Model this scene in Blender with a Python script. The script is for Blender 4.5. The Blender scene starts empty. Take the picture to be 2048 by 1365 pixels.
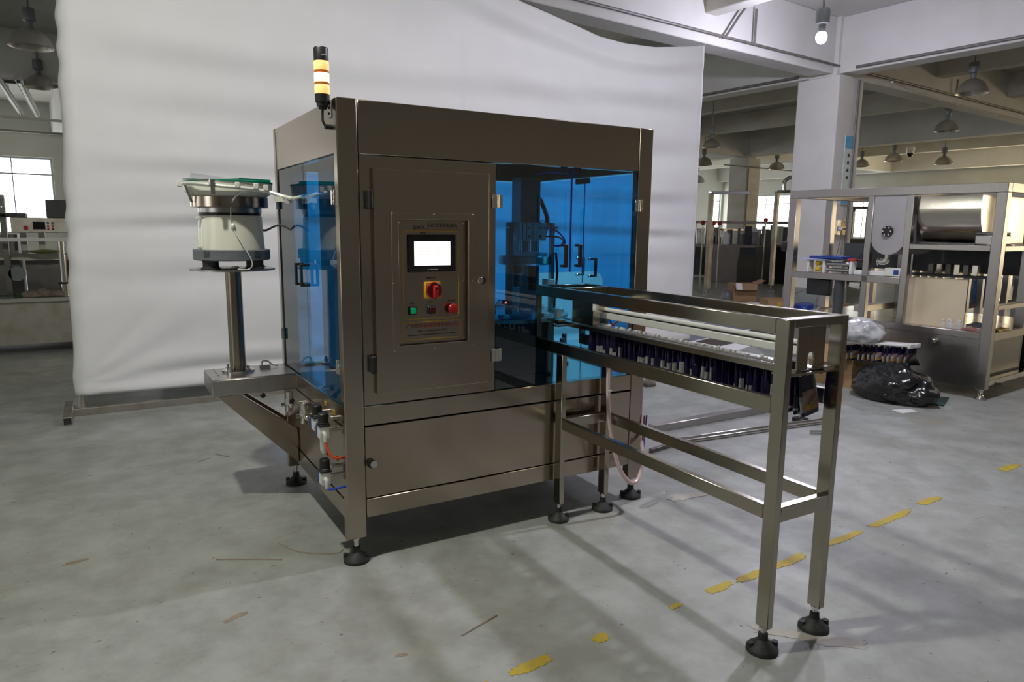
import bpy, math, random
from mathutils import Vector, Matrix
random.seed(7)
PI = math.pi
SC = bpy.context.scene
COL = SC.collection

# ------------------------------------------------------------------ camera
CAM_POS = Vector((-0.7703, -2.5666, 1.3248))
c_right = Vector((0.86297272, -0.50515238, 0.00995768))
c_up = Vector((0.07210343, 0.14263612, 0.9871454))
c_fwd = Vector((0.50007917, 0.85116156, -0.1595143))
cam_data = bpy.data.cameras.new('camera')
cam_data.sensor_width = 36.0
cam_data.lens = 1406.0 / 2048.0 * 36.0
cam_data.clip_start = 0.05
cam_data.clip_end = 200
cam = bpy.data.objects.new('camera', cam_data)
COL.objects.link(cam)
cam.matrix_world = Matrix(((c_right.x, c_up.x, -c_fwd.x, CAM_POS.x),
                           (c_right.y, c_up.y, -c_fwd.y, CAM_POS.y),
                           (c_right.z, c_up.z, -c_fwd.z, CAM_POS.z),
                           (0, 0, 0, 1)))
SC.camera = cam

# ------------------------------------------------------------------ world, exposure, light levels
world = bpy.data.worlds.new('world')
SC.world = world
world.use_nodes = True
world.node_tree.nodes['Background'].inputs[0].default_value = (0.75, 0.85, 1.0, 1)
world.node_tree.nodes['Background'].inputs[1].default_value = 1.0
SC.view_settings.view_transform = 'Standard'
SC.view_settings.look = 'None'
SC.view_settings.gamma = 1.0
SC.view_settings.use_curve_mapping = False
SC.view_settings.exposure = -0.08
HALL_LAMP_POWER = 240.0       # metal-halide high bay over the aisle, slightly green
HALL_LAMP_COL = (1.0, 0.985, 0.86)
LED_LAMP_POWER = 268.0        # second high bay, cool white
LED_LAMP_COL = (0.87, 0.855, 1.0)
BULB_POWER = 190.0            # bare cool bulb in front of the column
BULB_COL = (0.80, 0.79, 1.0)
WINDOW_GLOW = 4.5             # daylight in the window panes
DOOR_GLOW = 9.0               # daylight in the big shutter door to the right of the camera

# ------------------------------------------------------------------ helpers
ORI = {}


class MB:
    """collects shapes, builds one mesh object"""

    def __init__(self, M=None):
        self.v = []
        self.f = []
        self.mi = []
        self.cur = 0
        self.M = M

    def add(self, vs, fs):
        n = len(self.v)
        self.v += [Vector(p) for p in vs]
        self.f += [tuple(i + n for i in f) for f in fs]
        self.mi += [self.cur] * len(fs)
        return self

    def box(self, x0, x1, y0, y1, z0, z1):
        if x0 > x1: x0, x1 = x1, x0
        if y0 > y1: y0, y1 = y1, y0
        if z0 > z1: z0, z1 = z1, z0
        vs = [(x0, y0, z0), (x1, y0, z0), (x1, y1, z0), (x0, y1, z0), (x0, y0, z1), (x1, y0, z1), (x1, y1, z1), (x0, y1, z1)]
        return self.add(vs, [(0, 3, 2, 1), (4, 5, 6, 7), (0, 1, 5, 4), (1, 2, 6, 5), (2, 3, 7, 6), (3, 0, 4, 7)])

    def obox(self, c, ax, ay, az, hx, hy, hz):
        c = Vector(c); ax = Vector(ax).normalized() * hx; ay = Vector(ay).normalized() * hy; az = Vector(az).normalized() * hz
        vs = []
        for sz in (-1, 1):
            for sx, sy in ((-1, -1), (1, -1), (1, 1), (-1, 1)):
                vs.append(c + ax * sx + ay * sy + az * sz)
        return self.add(vs, [(0, 3, 2, 1), (4, 5, 6, 7), (0, 1, 5, 4), (1, 2, 6, 5), (2, 3, 7, 6), (3, 0, 4, 7)])

    def bar(self, p0, p1, w, h, up=(0, 0, 1)):
        p0 = Vector(p0); p1 = Vector(p1); d = p1 - p0
        up = Vector(up)
        if abs(d.normalized().dot(up)) > 0.99: up = Vector((1, 0, 0))
        s = d.cross(up).normalized(); u = s.cross(d).normalized()
        return self.obox((p0 + p1) / 2, d, s, u, d.length / 2, w / 2, h / 2)

    def cyl(self, p0, p1, r, n=20, r2=None, caps=True):
        p0 = Vector(p0); p1 = Vector(p1); d = (p1 - p0).normalized()
        r2 = r if r2 is None else r2
        a = Vector((1, 0, 0)) if abs(d.x) < 0.9 else Vector((0, 1, 0))
        s = d.cross(a).normalized(); t = d.cross(s)
        vs = []
        for k, (p, rr) in enumerate(((p0, r), (p1, r2))):
            for i in range(n):
                an = 2 * PI * i / n
                vs.append(p + (s * math.cos(an) + t * math.sin(an)) * rr)
        fs = [(i, (i + 1) % n, n + (i + 1) % n, n + i) for i in range(n)]
        if caps: fs += [tuple(range(n - 1, -1, -1)), tuple(range(n, 2 * n))]
        return self.add(vs, fs)

    def lathe(self, c, prof, n=32, cap0=True, cap1=True):
        c = Vector(c); vs = []; fs = []
        for r, z in prof:
            for i in range(n):
                an = 2 * PI * i / n
                vs.append(c + Vector((r * math.cos(an), r * math.sin(an), z)))
        for k in range(len(prof) - 1):
            for i in range(n):
                j = (i + 1) % n
                fs.append((k * n + i, k * n + j, (k + 1) * n + j, (k + 1) * n + i))
        if cap0: fs.append(tuple(range(n - 1, -1, -1)))
        if cap1: fs.append(tuple(range((len(prof) - 1) * n, len(prof) * n)))
        return self.add(vs, fs)

    def sphere(self, c, r, n=14, m=10, sc=(1, 1, 1)):
        prof = [(max(r * math.sin(PI * k / m), 1e-4), -r * math.cos(PI * k / m)) for k in range(m + 1)]
        n0 = len(self.v)
        self.lathe((0, 0, 0), prof, n)
        for i in range(n0, len(self.v)):
            p = self.v[i]; self.v[i] = Vector(c) + Vector((p.x * sc[0], p.y * sc[1], p.z * sc[2]))
        return self

    def tube(self, pts, r, n=10, steps=6, r_end=None):
        P = [Vector(p) for p in pts]
        if steps > 1 and len(P) > 2:
            Q = []
            E = [P[0] * 2 - P[1]] + P + [P[-1] * 2 - P[-2]]
            for i in range(1, len(E) - 2):
                a, b, c, d = E[i - 1], E[i], E[i + 1], E[i + 2]
                for k in range(steps):
                    t = k / steps
                    Q.append(0.5 * ((2 * b) + (c - a) * t + (2 * a - 5 * b + 4 * c - d) * t * t + (3 * b - a - 3 * c + d) * t ** 3))
            Q.append(P[-1]); P = Q
        vs = []; fs = []
        ref = Vector((0, 0, 1))
        d0 = (P[1] - P[0]).normalized()
        if abs(d0.z) > 0.9: ref = Vector((1, 0, 0))
        s = d0.cross(ref).normalized()
        for i, p in enumerate(P):
            d = (P[min(i + 1, len(P) - 1)] - P[max(i - 1, 0)]).normalized()
            s = (s - d * s.dot(d)).normalized(); t = d.cross(s)
            rr = r if r_end is None else r + (r_end - r) * i / (len(P) - 1)
            for k in range(n):
                an = 2 * PI * k / n
                vs.append(p + (s * math.cos(an) + t * math.sin(an)) * rr)
        for i in range(len(P) - 1):
            for k in range(n):
                j = (k + 1) % n
                fs.append((i * n + k, i * n + j, (i + 1) * n + j, (i + 1) * n + k))
        fs.append(tuple(range(n - 1, -1, -1))); fs.append(tuple(range((len(P) - 1) * n, len(P) * n)))
        return self.add(vs, fs)

    def prism(self, poly, vec):
        """poly: list of 3D points (planar), extruded by vec"""
        vec = Vector(vec); P = [Vector(p) for p in poly]; n = len(P)
        nrm = Vector((0, 0, 0))
        for i in range(n):
            nrm += P[i].cross(P[(i + 1) % n])
        if nrm.dot(vec) > 0: P = P[::-1]
        vs = P + [p + vec for p in P]
        fs = [tuple(range(n)), tuple(range(2 * n - 1, n - 1, -1))]
        fs += [((i + 1) % n, i, n + i, n + (i + 1) % n) for i in range(n)]
        return self.add(vs, fs)

    def frame(self, x0, x1, z0, z1, a0, a1, b0, b1, y0, y1):
        """plate x0..x1, z0..z1 with a window a0..a1, b0..b1, thickness y0..y1"""
        vs = []
        for y in (y0, y1):
            vs += [(x0, y, z0), (x1, y, z0), (x1, y, z1), (x0, y, z1), (a0, y, b0), (a1, y, b0), (a1, y, b1), (a0, y, b1)]
        fs = []
        for k in range(4):
            j = (k + 1) % 4
            fs += [(k, j, 4 + j, 4 + k), (8 + j, 8 + k, 12 + k, 12 + j), (j, k, 8 + k, 8 + j), (4 + k, 4 + j, 12 + j, 12 + k)]
        return self.add(vs, fs)

    def build(self, name, mat, parent=None, smooth=35, bevel=0.0, seg=1, recalc=False):
        me = bpy.data.meshes.new(name)
        vs = self.v
        if self.M is not None: vs = [self.M @ p for p in vs]
        lo = Vector((min(p.x for p in vs), min(p.y for p in vs), min(p.z for p in vs)))
        hi = Vector((max(p.x for p in vs), max(p.y for p in vs), max(p.z for p in vs)))
        c = (lo + hi) / 2
        if parent is None: c.z = lo.z
        use = sorted({i for f in self.f for i in f})
        mp = {o_: n_ for n_, o_ in enumerate(use)}
        me.from_pydata([vs[i] - c for i in use], [], [tuple(mp[i] for i in f) for f in self.f])
        mats = mat if isinstance(mat, (list, tuple)) else [mat]
        for m in mats: me.materials.append(m)
        if len(mats) > 1:
            me.polygons.foreach_set('material_index', self.mi)
        if smooth:
            me.polygons.foreach_set('use_smooth', [True] * len(me.polygons))
            me.set_sharp_from_angle(angle=math.radians(smooth))
        me.update()
        o = bpy.data.objects.new(name, me)
        COL.objects.link(o)
        if parent is not None:
            o.parent = parent
            o.location = c - ORI[parent]
        else:
            o.location = c
        ORI[o] = c
        if bevel:
            b = o.modifiers.new('bevel', 'BEVEL'); b.width = bevel; b.segments = seg; b.limit_method = 'ANGLE'; b.angle_limit = math.radians(40)
        return o


def tag(o, label, cat, group=None, kind=None):
    if label: o['label'] = label
    if cat: o['category'] = cat
    if group: o['group'] = group
    if kind: o['kind'] = kind
    return o


def thing(name, label, cat, loc=(0, 0, 0), rz=0.0, group=None, local=False):
    o = bpy.data.objects.new(name, None)
    o.empty_display_size = 0.1
    COL.objects.link(o)
    o.location = loc; o.rotation_euler = (0, 0, rz)
    ORI[o] = Vector((0, 0, 0)) if local else Vector(loc)
    return tag(o, label, cat, group)


def struct(o):
    o['kind'] = 'structure'
    return o


def copy_tree(o, parent=None):
    c = o.copy(); COL.objects.link(c)
    if parent is not None: c.parent = parent
    for ch in list(o.children): copy_tree(ch, c)
    return c


def text_mesh(name, body, size, x, y, z, mat, parent, depth=0.0006, align='CENTER', face='-y'):
    cu = bpy.data.curves.new(name, 'FONT')
    cu.body = body; cu.size = size; cu.align_x = align; cu.align_y = 'CENTER'; cu.extrude = depth / 2; cu.resolution_u = 2
    o = bpy.data.objects.new(name, cu); COL.objects.link(o)
    dg = bpy.context.evaluated_depsgraph_get(); dg.update()
    me = bpy.data.meshes.new_from_object(o.evaluated_get(dg))
    vs = [v.co.copy() for v in me.vertices]; fs = [tuple(p.vertices) for p in me.polygons]
    bpy.data.objects.remove(o); bpy.data.curves.remove(cu); bpy.data.meshes.remove(me)
    if not vs: return None
    b = MB()
    if face == '-y': b.add([(x + p.x, y - p.z, z + p.y) for p in vs], fs)
    elif face == '-x': b.add([(x - p.z, y - p.x, z + p.y) for p in vs], fs)
    return b.build(name, mat, parent, smooth=0)


# ------------------------------------------------------------------ materials
MATS = {}


def mat(name, col, rough=0.5, metal=0.0, col2=None, nscale=8.0, stretch=(1, 1, 1), rvar=0.0, bump=0.0, bscale=None,
        emit=None, estr=0.0, spec=0.5, coat=0.0, ndetail=4.0, ramp=(0.35, 0.7), trans=0.0, ior=1.45, world_co=False, alpha=None):
    m = bpy.data.materials.new(name); m.use_nodes = True
    nt = m.node_tree; b = nt.nodes['Principled BSDF']
    b.inputs['Base Color'].default_value = (*col, 1)
    b.inputs['Roughness'].default_value = rough
    b.inputs['Metallic'].default_value = metal
    b.inputs['Specular IOR Level'].default_value = spec
    b.inputs['IOR'].default_value = ior
    if coat: b.inputs['Coat Weight'].default_value = coat; b.inputs['Coat Roughness'].default_value = 0.1
    if trans: b.inputs['Transmission Weight'].default_value = trans
    if alpha is not None: b.inputs['Alpha'].default_value = alpha
    if emit: b.inputs['Emission Color'].default_value = (*emit, 1); b.inputs['Emission Strength'].default_value = estr
    if col2 is not None or rvar or bump:
        tc = nt.nodes.new('ShaderNodeTexCoord'); mp = nt.nodes.new('ShaderNodeMapping')
        if world_co:
            g = nt.nodes.new('ShaderNodeNewGeometry'); nt.links.new(g.outputs['Position'], mp.inputs[0])
        else:
            nt.links.new(tc.outputs['Object'], mp.inputs[0])
        mp.inputs['Scale'].default_value = stretch
        nz = nt.nodes.new('ShaderNodeTexNoise'); nz.inputs['Scale'].default_value = nscale; nz.inputs['Detail'].default_value = ndetail
        nt.links.new(mp.outputs[0], nz.inputs['Vector'])
        if col2 is not None:
            rp = nt.nodes.new('ShaderNodeValToRGB')
            rp.color_ramp.elements[0].position = ramp[0]; rp.color_ramp.elements[1].position = ramp[1]
            rp.color_ramp.elements[0].color = (*col, 1); rp.color_ramp.elements[1].color = (*col2, 1)
            nt.links.new(nz.outputs['Fac'], rp.inputs[0]); nt.links.new(rp.outputs[0], b.inputs['Base Color'])
        if rvar:
            mr = nt.nodes.new('ShaderNodeMapRange')
            mr.inputs['From Min'].default_value = 0.3; mr.inputs['From Max'].default_value = 0.7
            mr.inputs['To Min'].default_value = max(rough - rvar, 0.02); mr.inputs['To Max'].default_value = min(rough + rvar, 1)
            nt.links.new(nz.outputs['Fac'], mr.inputs['Value']); nt.links.new(mr.outputs[0], b.inputs['Roughness'])
        if bump:
            src = nz
            if bscale:
                src = nt.nodes.new('ShaderNodeTexNoise'); src.inputs['Scale'].default_value = bscale; src.inputs['Detail'].default_value = 3
                nt.links.new(mp.outputs[0], src.inputs['Vector'])
            bp = nt.nodes.new('ShaderNodeBump'); bp.inputs['Strength'].default_value = bump; bp.inputs['Distance'].default_value = 0.01
            nt.links.new(src.outputs['Fac'], bp.inputs['Height']); nt.links.new(bp.outputs[0], b.inputs['Normal'])
    MATS[name] = m
    return m


def tinted(name, col, rough=0.0, ior=2.1):
    """thin tinted acrylic: coloured see-through plus a mirror-like sheen at grazing angles"""
    m = bpy.data.materials.new(name); m.use_nodes = True
    nt = m.node_tree; nt.nodes.remove(nt.nodes['Principled BSDF'])
    out = nt.nodes['Material Output']
    tr = nt.nodes.new('ShaderNodeBsdfTransparent'); tr.inputs[0].default_value = (*col, 1)
    gl = nt.nodes.new('ShaderNodeBsdfGlossy'); gl.inputs['Roughness'].default_value = rough
    fr = nt.nodes.new('ShaderNodeFresnel'); fr.inputs['IOR'].default_value = ior
    mx = nt.nodes.new('ShaderNodeMixShader')
    ge = nt.nodes.new('ShaderNodeNewGeometry'); inv = nt.nodes.new('ShaderNodeMath'); inv.operation = 'SUBTRACT'; inv.inputs[0].default_value = 1.0
    mu = nt.nodes.new('ShaderNodeMath'); mu.operation = 'MULTIPLY'
    nt.links.new(ge.outputs['Backfacing'], inv.inputs[1]); nt.links.new(fr.outputs[0], mu.inputs[0]); nt.links.new(inv.outputs[0], mu.inputs[1])
    nt.links.new(mu.outputs[0], mx.inputs[0]); nt.links.new(tr.outputs[0], mx.inputs[1]); nt.links.new(gl.outputs[0], mx.inputs[2])
    nt.links.new(mx.outputs[0], out.inputs['Surface'])
    return m


STEEL_D = (0.40, 0.37, 0.33)
steel = mat('brushed_steel', (0.415, 0.350, 0.290), 0.22, 1.0, (0.428, 0.362, 0.30), 300.0, (1.0, 1.0, 0.02))
steel_h = mat('brushed_steel_across', (0.415, 0.350, 0.290), 0.21, 1.0, (0.428, 0.362, 0.30), 300.0, (0.02, 0.02, 1.0))
steel_tube = mat('steel_tube', (0.41, 0.375, 0.31), 0.23, 1.0, (0.43, 0.395, 0.325), 120.0, (1, 0.02, 0.02), rvar=0.015)
steel_bright = mat('bright_steel', (0.68, 0.66, 0.62), 0.16, 1.0, None, 12, rvar=0.05)
steel_grey = mat('grey_steel', (0.46, 0.435, 0.425), 0.32, 1.0, (0.50, 0.475, 0.46), 60.0, (1, 1, 0.05), rvar=0.02)
steel_frame = mat('frame_steel', (0.37, 0.345, 0.335), 0.30, 1.0, (0.40, 0.372, 0.36), 60.0, (1, 1, 0.05), rvar=0.02)
grey_lilac = mat('grey_lilac_paint', (0.36, 0.345, 0.36), 0.5, 0.2, (0.39, 0.375, 0.385), 6)
steel_old = mat('dull_old_steel', (0.24, 0.215, 0.185), 0.42, 1.0, (0.19, 0.17, 0.145), 3, rvar=0.06)
steel_rough = mat('mill_steel', (0.55, 0.53, 0.49), 0.45, 1.0, (0.40, 0.36, 0.31), 7, rvar=0.1)
steel_warm = mat('mirror_steel', (0.66, 0.61, 0.53), 0.17, 1.0, (0.60, 0.54, 0.45), 3, rvar=0.04, bump=0.12, bscale=2.5)
steel_dark = mat('dark_steel', (0.16, 0.155, 0.15), 0.42, 1.0, (0.22, 0.21, 0.20), 5, rvar=0.06)
alu = mat('anodised_aluminium', (0.76, 0.77, 0.75), 0.42, 0.2, (0.82, 0.83, 0.81), 9, (1, 1, 9))
alu_white = mat('pale_profile', (0.74, 0.75, 0.71), 0.45, 0.3)
black_plastic = mat('black_plastic', (0.012, 0.012, 0.013), 0.42, 0.0, (0.02, 0.02, 0.022), 20)
black_gloss = mat('black_gloss', (0.008, 0.008, 0.009), 0.15)
black_rubber = mat('black_rubber', (0.02, 0.02, 0.021), 0.6, 0.0, (0.03, 0.03, 0.03), 30, bump=0.1)
dark_grey = mat('dark_grey_paint', (0.05, 0.055, 0.06), 0.5, 0.0, (0.065, 0.07, 0.075), 6)
grey_cast = mat('grey_cast_iron', (0.13, 0.145, 0.165), 0.55, 0.0, (0.16, 0.175, 0.195), 30, bump=0.15, bscale=120)
white_plastic = mat('white_plastic', (0.78, 0.78, 0.76), 0.35, 0.0, (0.72, 0.72, 0.69), 10)
cream_film = mat('cream_film', (0.62, 0.52, 0.36), 0.4, 0.25, (0.72, 0.62, 0.46), 2.5, bump=0.15, bscale=9)
drum_white = mat('white_enamel', (0.84, 0.83, 0.72), 0.35, 0.0, (0.80, 0.79, 0.68), 5, coat=0.2)
green_lining = mat('green_lining', (0.0, 0.22, 0.13), 0.35, 0.0, (0.0, 0.27, 0.17), 14)
blue_acrylic = tinted('blue_acrylic', (0.37, 0.785, 1.0))
clear_film = tinted('clear_film', (0.90, 0.92, 0.93), 0.12)
red_plastic = mat('red_plastic', (0.52, 0.018, 0.02), 0.3, 0.0, (0.45, 0.015, 0.018), 9)
dark_red = mat('dark_red_plastic', (0.10, 0.004, 0.006), 0.3)
yellow_plastic = mat('yellow_plastic', (0.72, 0.46, 0.02), 0.35, 0.0, (0.66, 0.42, 0.02), 9)
green_button = mat('green_button', (0.0, 0.20, 0.075), 0.3, emit=(0.0, 0.5, 0.2), estr=0.25)
gold_line = mat('gold_print', (0.55, 0.33, 0.03), 0.35, 0.0)
panel_steel = mat('panel_steel', (0.415, 0.347, 0.288), 0.26, 1.0, (0.428, 0.358, 0.298), 300, (1, 1, 0.02))
ink = mat('black_ink', (0.012, 0.012, 0.012), 0.6)
red_ink = mat('red_ink', (0.28, 0.02, 0.02), 0.6)
screen_mat = mat('lit_screen', (0.9, 0.9, 0.9), 0.3, emit=(1.0, 0.99, 0.97), estr=1.6)
screen_text = mat('screen_text', (0.8, 0.7, 0.5), 0.3, emit=(1.0, 0.86, 0.66), estr=0.85)
red_led = mat('red_led', (0.8, 0.02, 0.02), 0.3, emit=(1.0, 0.04, 0.05), estr=7.0)
white_led = mat('white_led', (0.8, 0.8, 0.8), 0.3, emit=(0.8, 0.9, 1.0), estr=3.0)
amber_bright = mat('amber_lens_lit', (1.0, 0.72, 0.4), 0.3, emit=(1.0, 0.66, 0.30), estr=2.6)
amber = mat('amber_lens', (1.0, 0.6, 0.3), 0.3, emit=(1.0, 0.44, 0.13), estr=1.25)
amber_rim = mat('amber_lens_rim', (0.35, 0.09, 0.01), 0.35, emit=(0.5, 0.13, 0.015), estr=0.35)
orange_hose = mat('orange_hose', (0.80, 0.09, 0.01), 0.35)
blue_hose = mat('blue_hose', (0.03, 0.10, 0.55), 0.3)
red_hose = mat('red_hose', (0.48, 0.05, 0.02), 0.35)
pink_hose = mat('translucent_hose', (0.72, 0.48, 0.46), 0.25, 0.0, (0.62, 0.58, 0.62), 9, coat=0.3)
blue_plastic = mat('blue_plastic', (0.02, 0.055, 0.28), 0.35, 0.0, (0.015, 0.045, 0.22), 6)
blue_crate_m = mat('blue_crate', (0.03, 0.13, 0.30), 0.5)
pouch_navy = mat('pouch_navy', (0.008, 0.006, 0.028), 0.25, 0.0, (0.014, 0.010, 0.055), 40, bump=0.25, bscale=45, coat=0.25)
pouch_pale = mat('pouch_pale', (0.24, 0.235, 0.24), 0.35, 0.0, (0.36, 0.35, 0.35), 60, (1, 1, 3), bump=0.2, bscale=60)
pouch_pic = mat('pouch_picture', (0.30, 0.23, 0.22), 0.25, 0.0, (0.22, 0.085, 0.06), 38, ramp=(0.45, 0.6))
pouch_gold = mat('pouch_gold', (0.45, 0.28, 0.05), 0.25, 0.0, (0.30, 0.14, 0.04), 50)
cardboard = mat('cardboard', (0.36, 0.225, 0.115), 0.85, 0.0, (0.42, 0.27, 0.145), 5, (1, 1, 6), bump=0.1, bscale=40)
cardboard_in = mat('cardboard_inside', (0.30, 0.19, 0.10), 0.9, 0.0, (0.34, 0.22, 0.12), 5)
black_bag = mat('bin_liner', (0.008, 0.008, 0.009), 0.2, 0.0, (0.014, 0.014, 0.016), 12, bump=0.5, bscale=24, spec=0.7)
paper = mat('white_paper', (0.80, 0.80, 0.80), 0.8)
poly_bag = mat('clear_poly_bag', (0.66, 0.67, 0.69), 0.10, 0.0, (0.36, 0.37, 0.39), 16, bump=0.8, bscale=22, coat=0.6)
cloth_m = mat('white_sheet', (0.80, 0.80, 0.815), 0.85, 0.0, (0.83, 0.83, 0.845), 3.0, bump=0.04, bscale=900, spec=0.2, ndetail=6)
plaster = mat('painted_concrete', (0.74, 0.73, 0.70), 0.85, 0.0, (0.68, 0.66, 0.61), 1.6, bump=0.05, bscale=25, ndetail=8, spec=0.3)
plaster_old = mat('stained_paint', (0.70, 0.68, 0.62), 0.85, 0.0, (0.55, 0.51, 0.42), 1.1, (1, 1, 2), bump=0.05, bscale=25, ndetail=8, ramp=(0.4, 0.75), spec=0.3)
slab_m = mat('slab_paint', (0.62, 0.60, 0.57), 0.9, 0.0, (0.55, 0.53, 0.49), 1.2, ndetail=8, spec=0.2)
wall_m = mat('wall_paint', (0.66, 0.66, 0.61), 0.85, 0.0, (0.58, 0.575, 0.52), 0.8, ndetail=8, spec=0.2)
dado_m = mat('grey_green_dado', (0.30, 0.33, 0.32), 0.7, 0.0, (0.26, 0.29, 0.28), 3, spec=0.3)
pane_m = mat('daylight_pane', (0.9, 0.95, 1.0), 0.4, emit=(0.97, 1.0, 0.98), estr=WINDOW_GLOW)
pane_warm = mat('warm_daylight_pane', (1.0, 0.95, 0.85), 0.4, emit=(1.0, 0.83, 0.56), estr=DOOR_GLOW)
mullion_m = mat('window_bar', (0.35, 0.36, 0.36), 0.5, 0.3)
pipe_m = mat('old_conduit', (0.19, 0.175, 0.16), 0.55, 0.4, (0.25, 0.235, 0.22), 9)
pipe_white = mat('white_conduit', (0.62, 0.61, 0.58), 0.6, 0.0, (0.5, 0.49, 0.46), 5)
reflector_m = mat('spun_aluminium', (0.58, 0.555, 0.50), 0.33, 0.8, (0.64, 0.61, 0.55), 4, (1, 1, 10))
gear_m = mat('gear_box_grey', (0.20, 0.215, 0.225), 0.5, 0.3)
bulb_off = mat('glass_bulb_off', (0.75, 0.76, 0.74), 0.08, spec=0.8)
bulb_on = mat('glass_bulb_lit', (1, 1, 1), 0.3, emit=(0.90, 0.91, 1.0), estr=30.0)
sign_blue = mat('sign_blue', (0.02, 0.28, 0.52), 0.5, 0.0, (0.05, 0.42, 0.62), 14)
sign_pale = mat('sign_pale', (0.55, 0.66, 0.64), 0.5)
orange_paint = mat('orange_paint', (0.75, 0.28, 0.02), 0.5)
teal_m = mat('teal_floor_coating', (0.02, 0.13, 0.085), 0.5, 0.0, (0.025, 0.16, 0.10), 4)
glass_pale = mat('clear_glassware', (0.75, 0.78, 0.80), 0.05, 0.0, spec=0.8, alpha=0.35)
stone_m = mat('grey_brown_lump', (0.16, 0.135, 0.11), 0.9, 0.0, (0.24, 0.20, 0.17), 20, bump=0.4)
lime = mat('pale_lime', (0.42, 0.48, 0.16), 0.6)

# floor: worn grey-green coating with stains, scuffs and pale patches
floor_m = bpy.data.materials.new('worn_floor_coating'); floor_m.use_nodes = True
nt = floor_m.node_tree; b = nt.nodes['Principled BSDF']
geo = nt.nodes.new('ShaderNodeNewGeometry')


def fnoise(scale, detail, rough=0.55, stretch=None, dist=0.0):
    n = nt.nodes.new('ShaderNodeTexNoise'); n.inputs['Scale'].default_value = scale; n.inputs['Detail'].default_value = detail
    n.inputs['Roughness'].default_value = rough; n.inputs['Distortion'].default_value = dist
    if stretch:
        mp = nt.nodes.new('ShaderNodeMapping'); mp.inputs['Scale'].default_value = stretch
        nt.links.new(geo.outputs['Position'], mp.inputs[0]); nt.links.new(mp.outputs[0], n.inputs['Vector'])
    else:
        nt.links.new(geo.outputs['Position'], n.inputs['Vector'])
    return n


def framp(src, p0, c0, p1, c1):
    r = nt.nodes.new('ShaderNodeValToRGB')
    r.color_ramp.elements[0].position = p0; r.color_ramp.elements[1].position = p1
    r.color_ramp.elements[0].color = (*c0, 1) if len(c0) == 3 else c0; r.color_ramp.elements[1].color = (*c1, 1) if len(c1) == 3 else c1
    nt.links.new(src, r.inputs[0])
    return r


def fmix(fac, a, bcol, mode='MIX'):
    m = nt.nodes.new('ShaderNodeMix'); m.data_type = 'RGBA'; m.blend_type = mode
    if isinstance(fac, float): m.inputs['Factor'].default_value = fac
    else: nt.links.new(fac, m.inputs['Factor'])
    if isinstance(a, tuple): m.inputs['A'].default_value = (*a, 1)
    else: nt.links.new(a, m.inputs['A'])
    if isinstance(bcol, tuple): m.inputs['B'].default_value = (*bcol, 1)
    else: nt.links.new(bcol, m.inputs['B'])
    return m.outputs['Result']


base = framp(fnoise(0.55, 6).outputs['Fac'], 0.35, (0.345, 0.365, 0.345), 0.68, (0.42, 0.435, 0.415)).outputs[0]
mott = framp(fnoise(5.0, 8, 0.65).outputs['Fac'], 0.40, (0.78, 0.775, 0.755), 0.62, (1.03, 1.03, 1.03)).outputs[0]
c = fmix(1.0, base, mott, 'MULTIPLY')
stain = framp(fnoise(1.3, 7, 0.6, None, 0.6).outputs['Fac'], 0.63, (0, 0, 0), 0.74, (1, 1, 1)).outputs[0]
c = fmix(stain, c, (0.33, 0.31, 0.25))
dots = framp(fnoise(32.0, 3, 0.5).outputs['Fac'], 0.69, (0, 0, 0), 0.73, (1, 1, 1)).outputs[0]
c = fmix(dots, c, (0.17, 0.15, 0.13))
scuf = framp(fnoise(9.0, 4, 0.6, (0.35, 3.2, 1)).outputs['Fac'], 0.665, (0, 0, 0), 0.73, (0.65, 0.65, 0.65)).outputs[0]
c = fmix(scuf, c, (0.27, 0.25, 0.22))
scuf2 = framp(fnoise(6.0, 4, 0.6, (3.0, 0.4, 1)).outputs['Fac'], 0.675, (0, 0, 0), 0.75, (0.5, 0.5, 0.5)).outputs[0]
c = fmix(scuf2, c, (0.30, 0.28, 0.25))
nt.links.new(c, b.inputs['Base Color'])
rr = framp(fnoise(3.0, 5).outputs['Fac'], 0.3, (0.36, 0.36, 0.36), 0.7, (0.52, 0.52, 0.52)).outputs[0]
nt.links.new(rr, b.inputs['Roughness'])
bp = nt.nodes.new('ShaderNodeBump'); bp.inputs['Strength'].default_value = 0.08; bp.inputs['Distance'].default_value = 0.01
nt.links.new(fnoise(14, 6).outputs['Fac'], bp.inputs['Height']); nt.links.new(bp.outputs[0], b.inputs['Normal'])
b.inputs['Specular IOR Level'].default_value = 0.35
paint_yellow = mat('worn_yellow_paint', (0.55, 0.40, 0.035), 0.6, 0.0, (0.44, 0.33, 0.06), 22, ndetail=8, world_co=True, bump=0.1)
patch_m = mat('bare_screed', (0.42, 0.39, 0.35), 0.85, 0.0, (0.50, 0.47, 0.43), 14, ndetail=8, world_co=True, bump=0.3)
stain_m = mat('rust_stain', (0.26, 0.20, 0.14), 0.7, 0.0, (0.33, 0.28, 0.22), 16, world_co=True)
# ------------------------------------------------------------------ the hall (turned 5 degrees to the machine)
TH = math.radians(5.0)
BLD = Matrix.Translation((9.607, 4.903, 0)) @ Matrix.Rotation(TH, 4, 'Z')
SOF, SLAB = 3.83, 4.70
U0, U1, V0, V1 = -24.0, 20.5, -18.0, 18.3


def bw(u, v, z=0.0):
    return BLD @ Vector((u, v, z))


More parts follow.
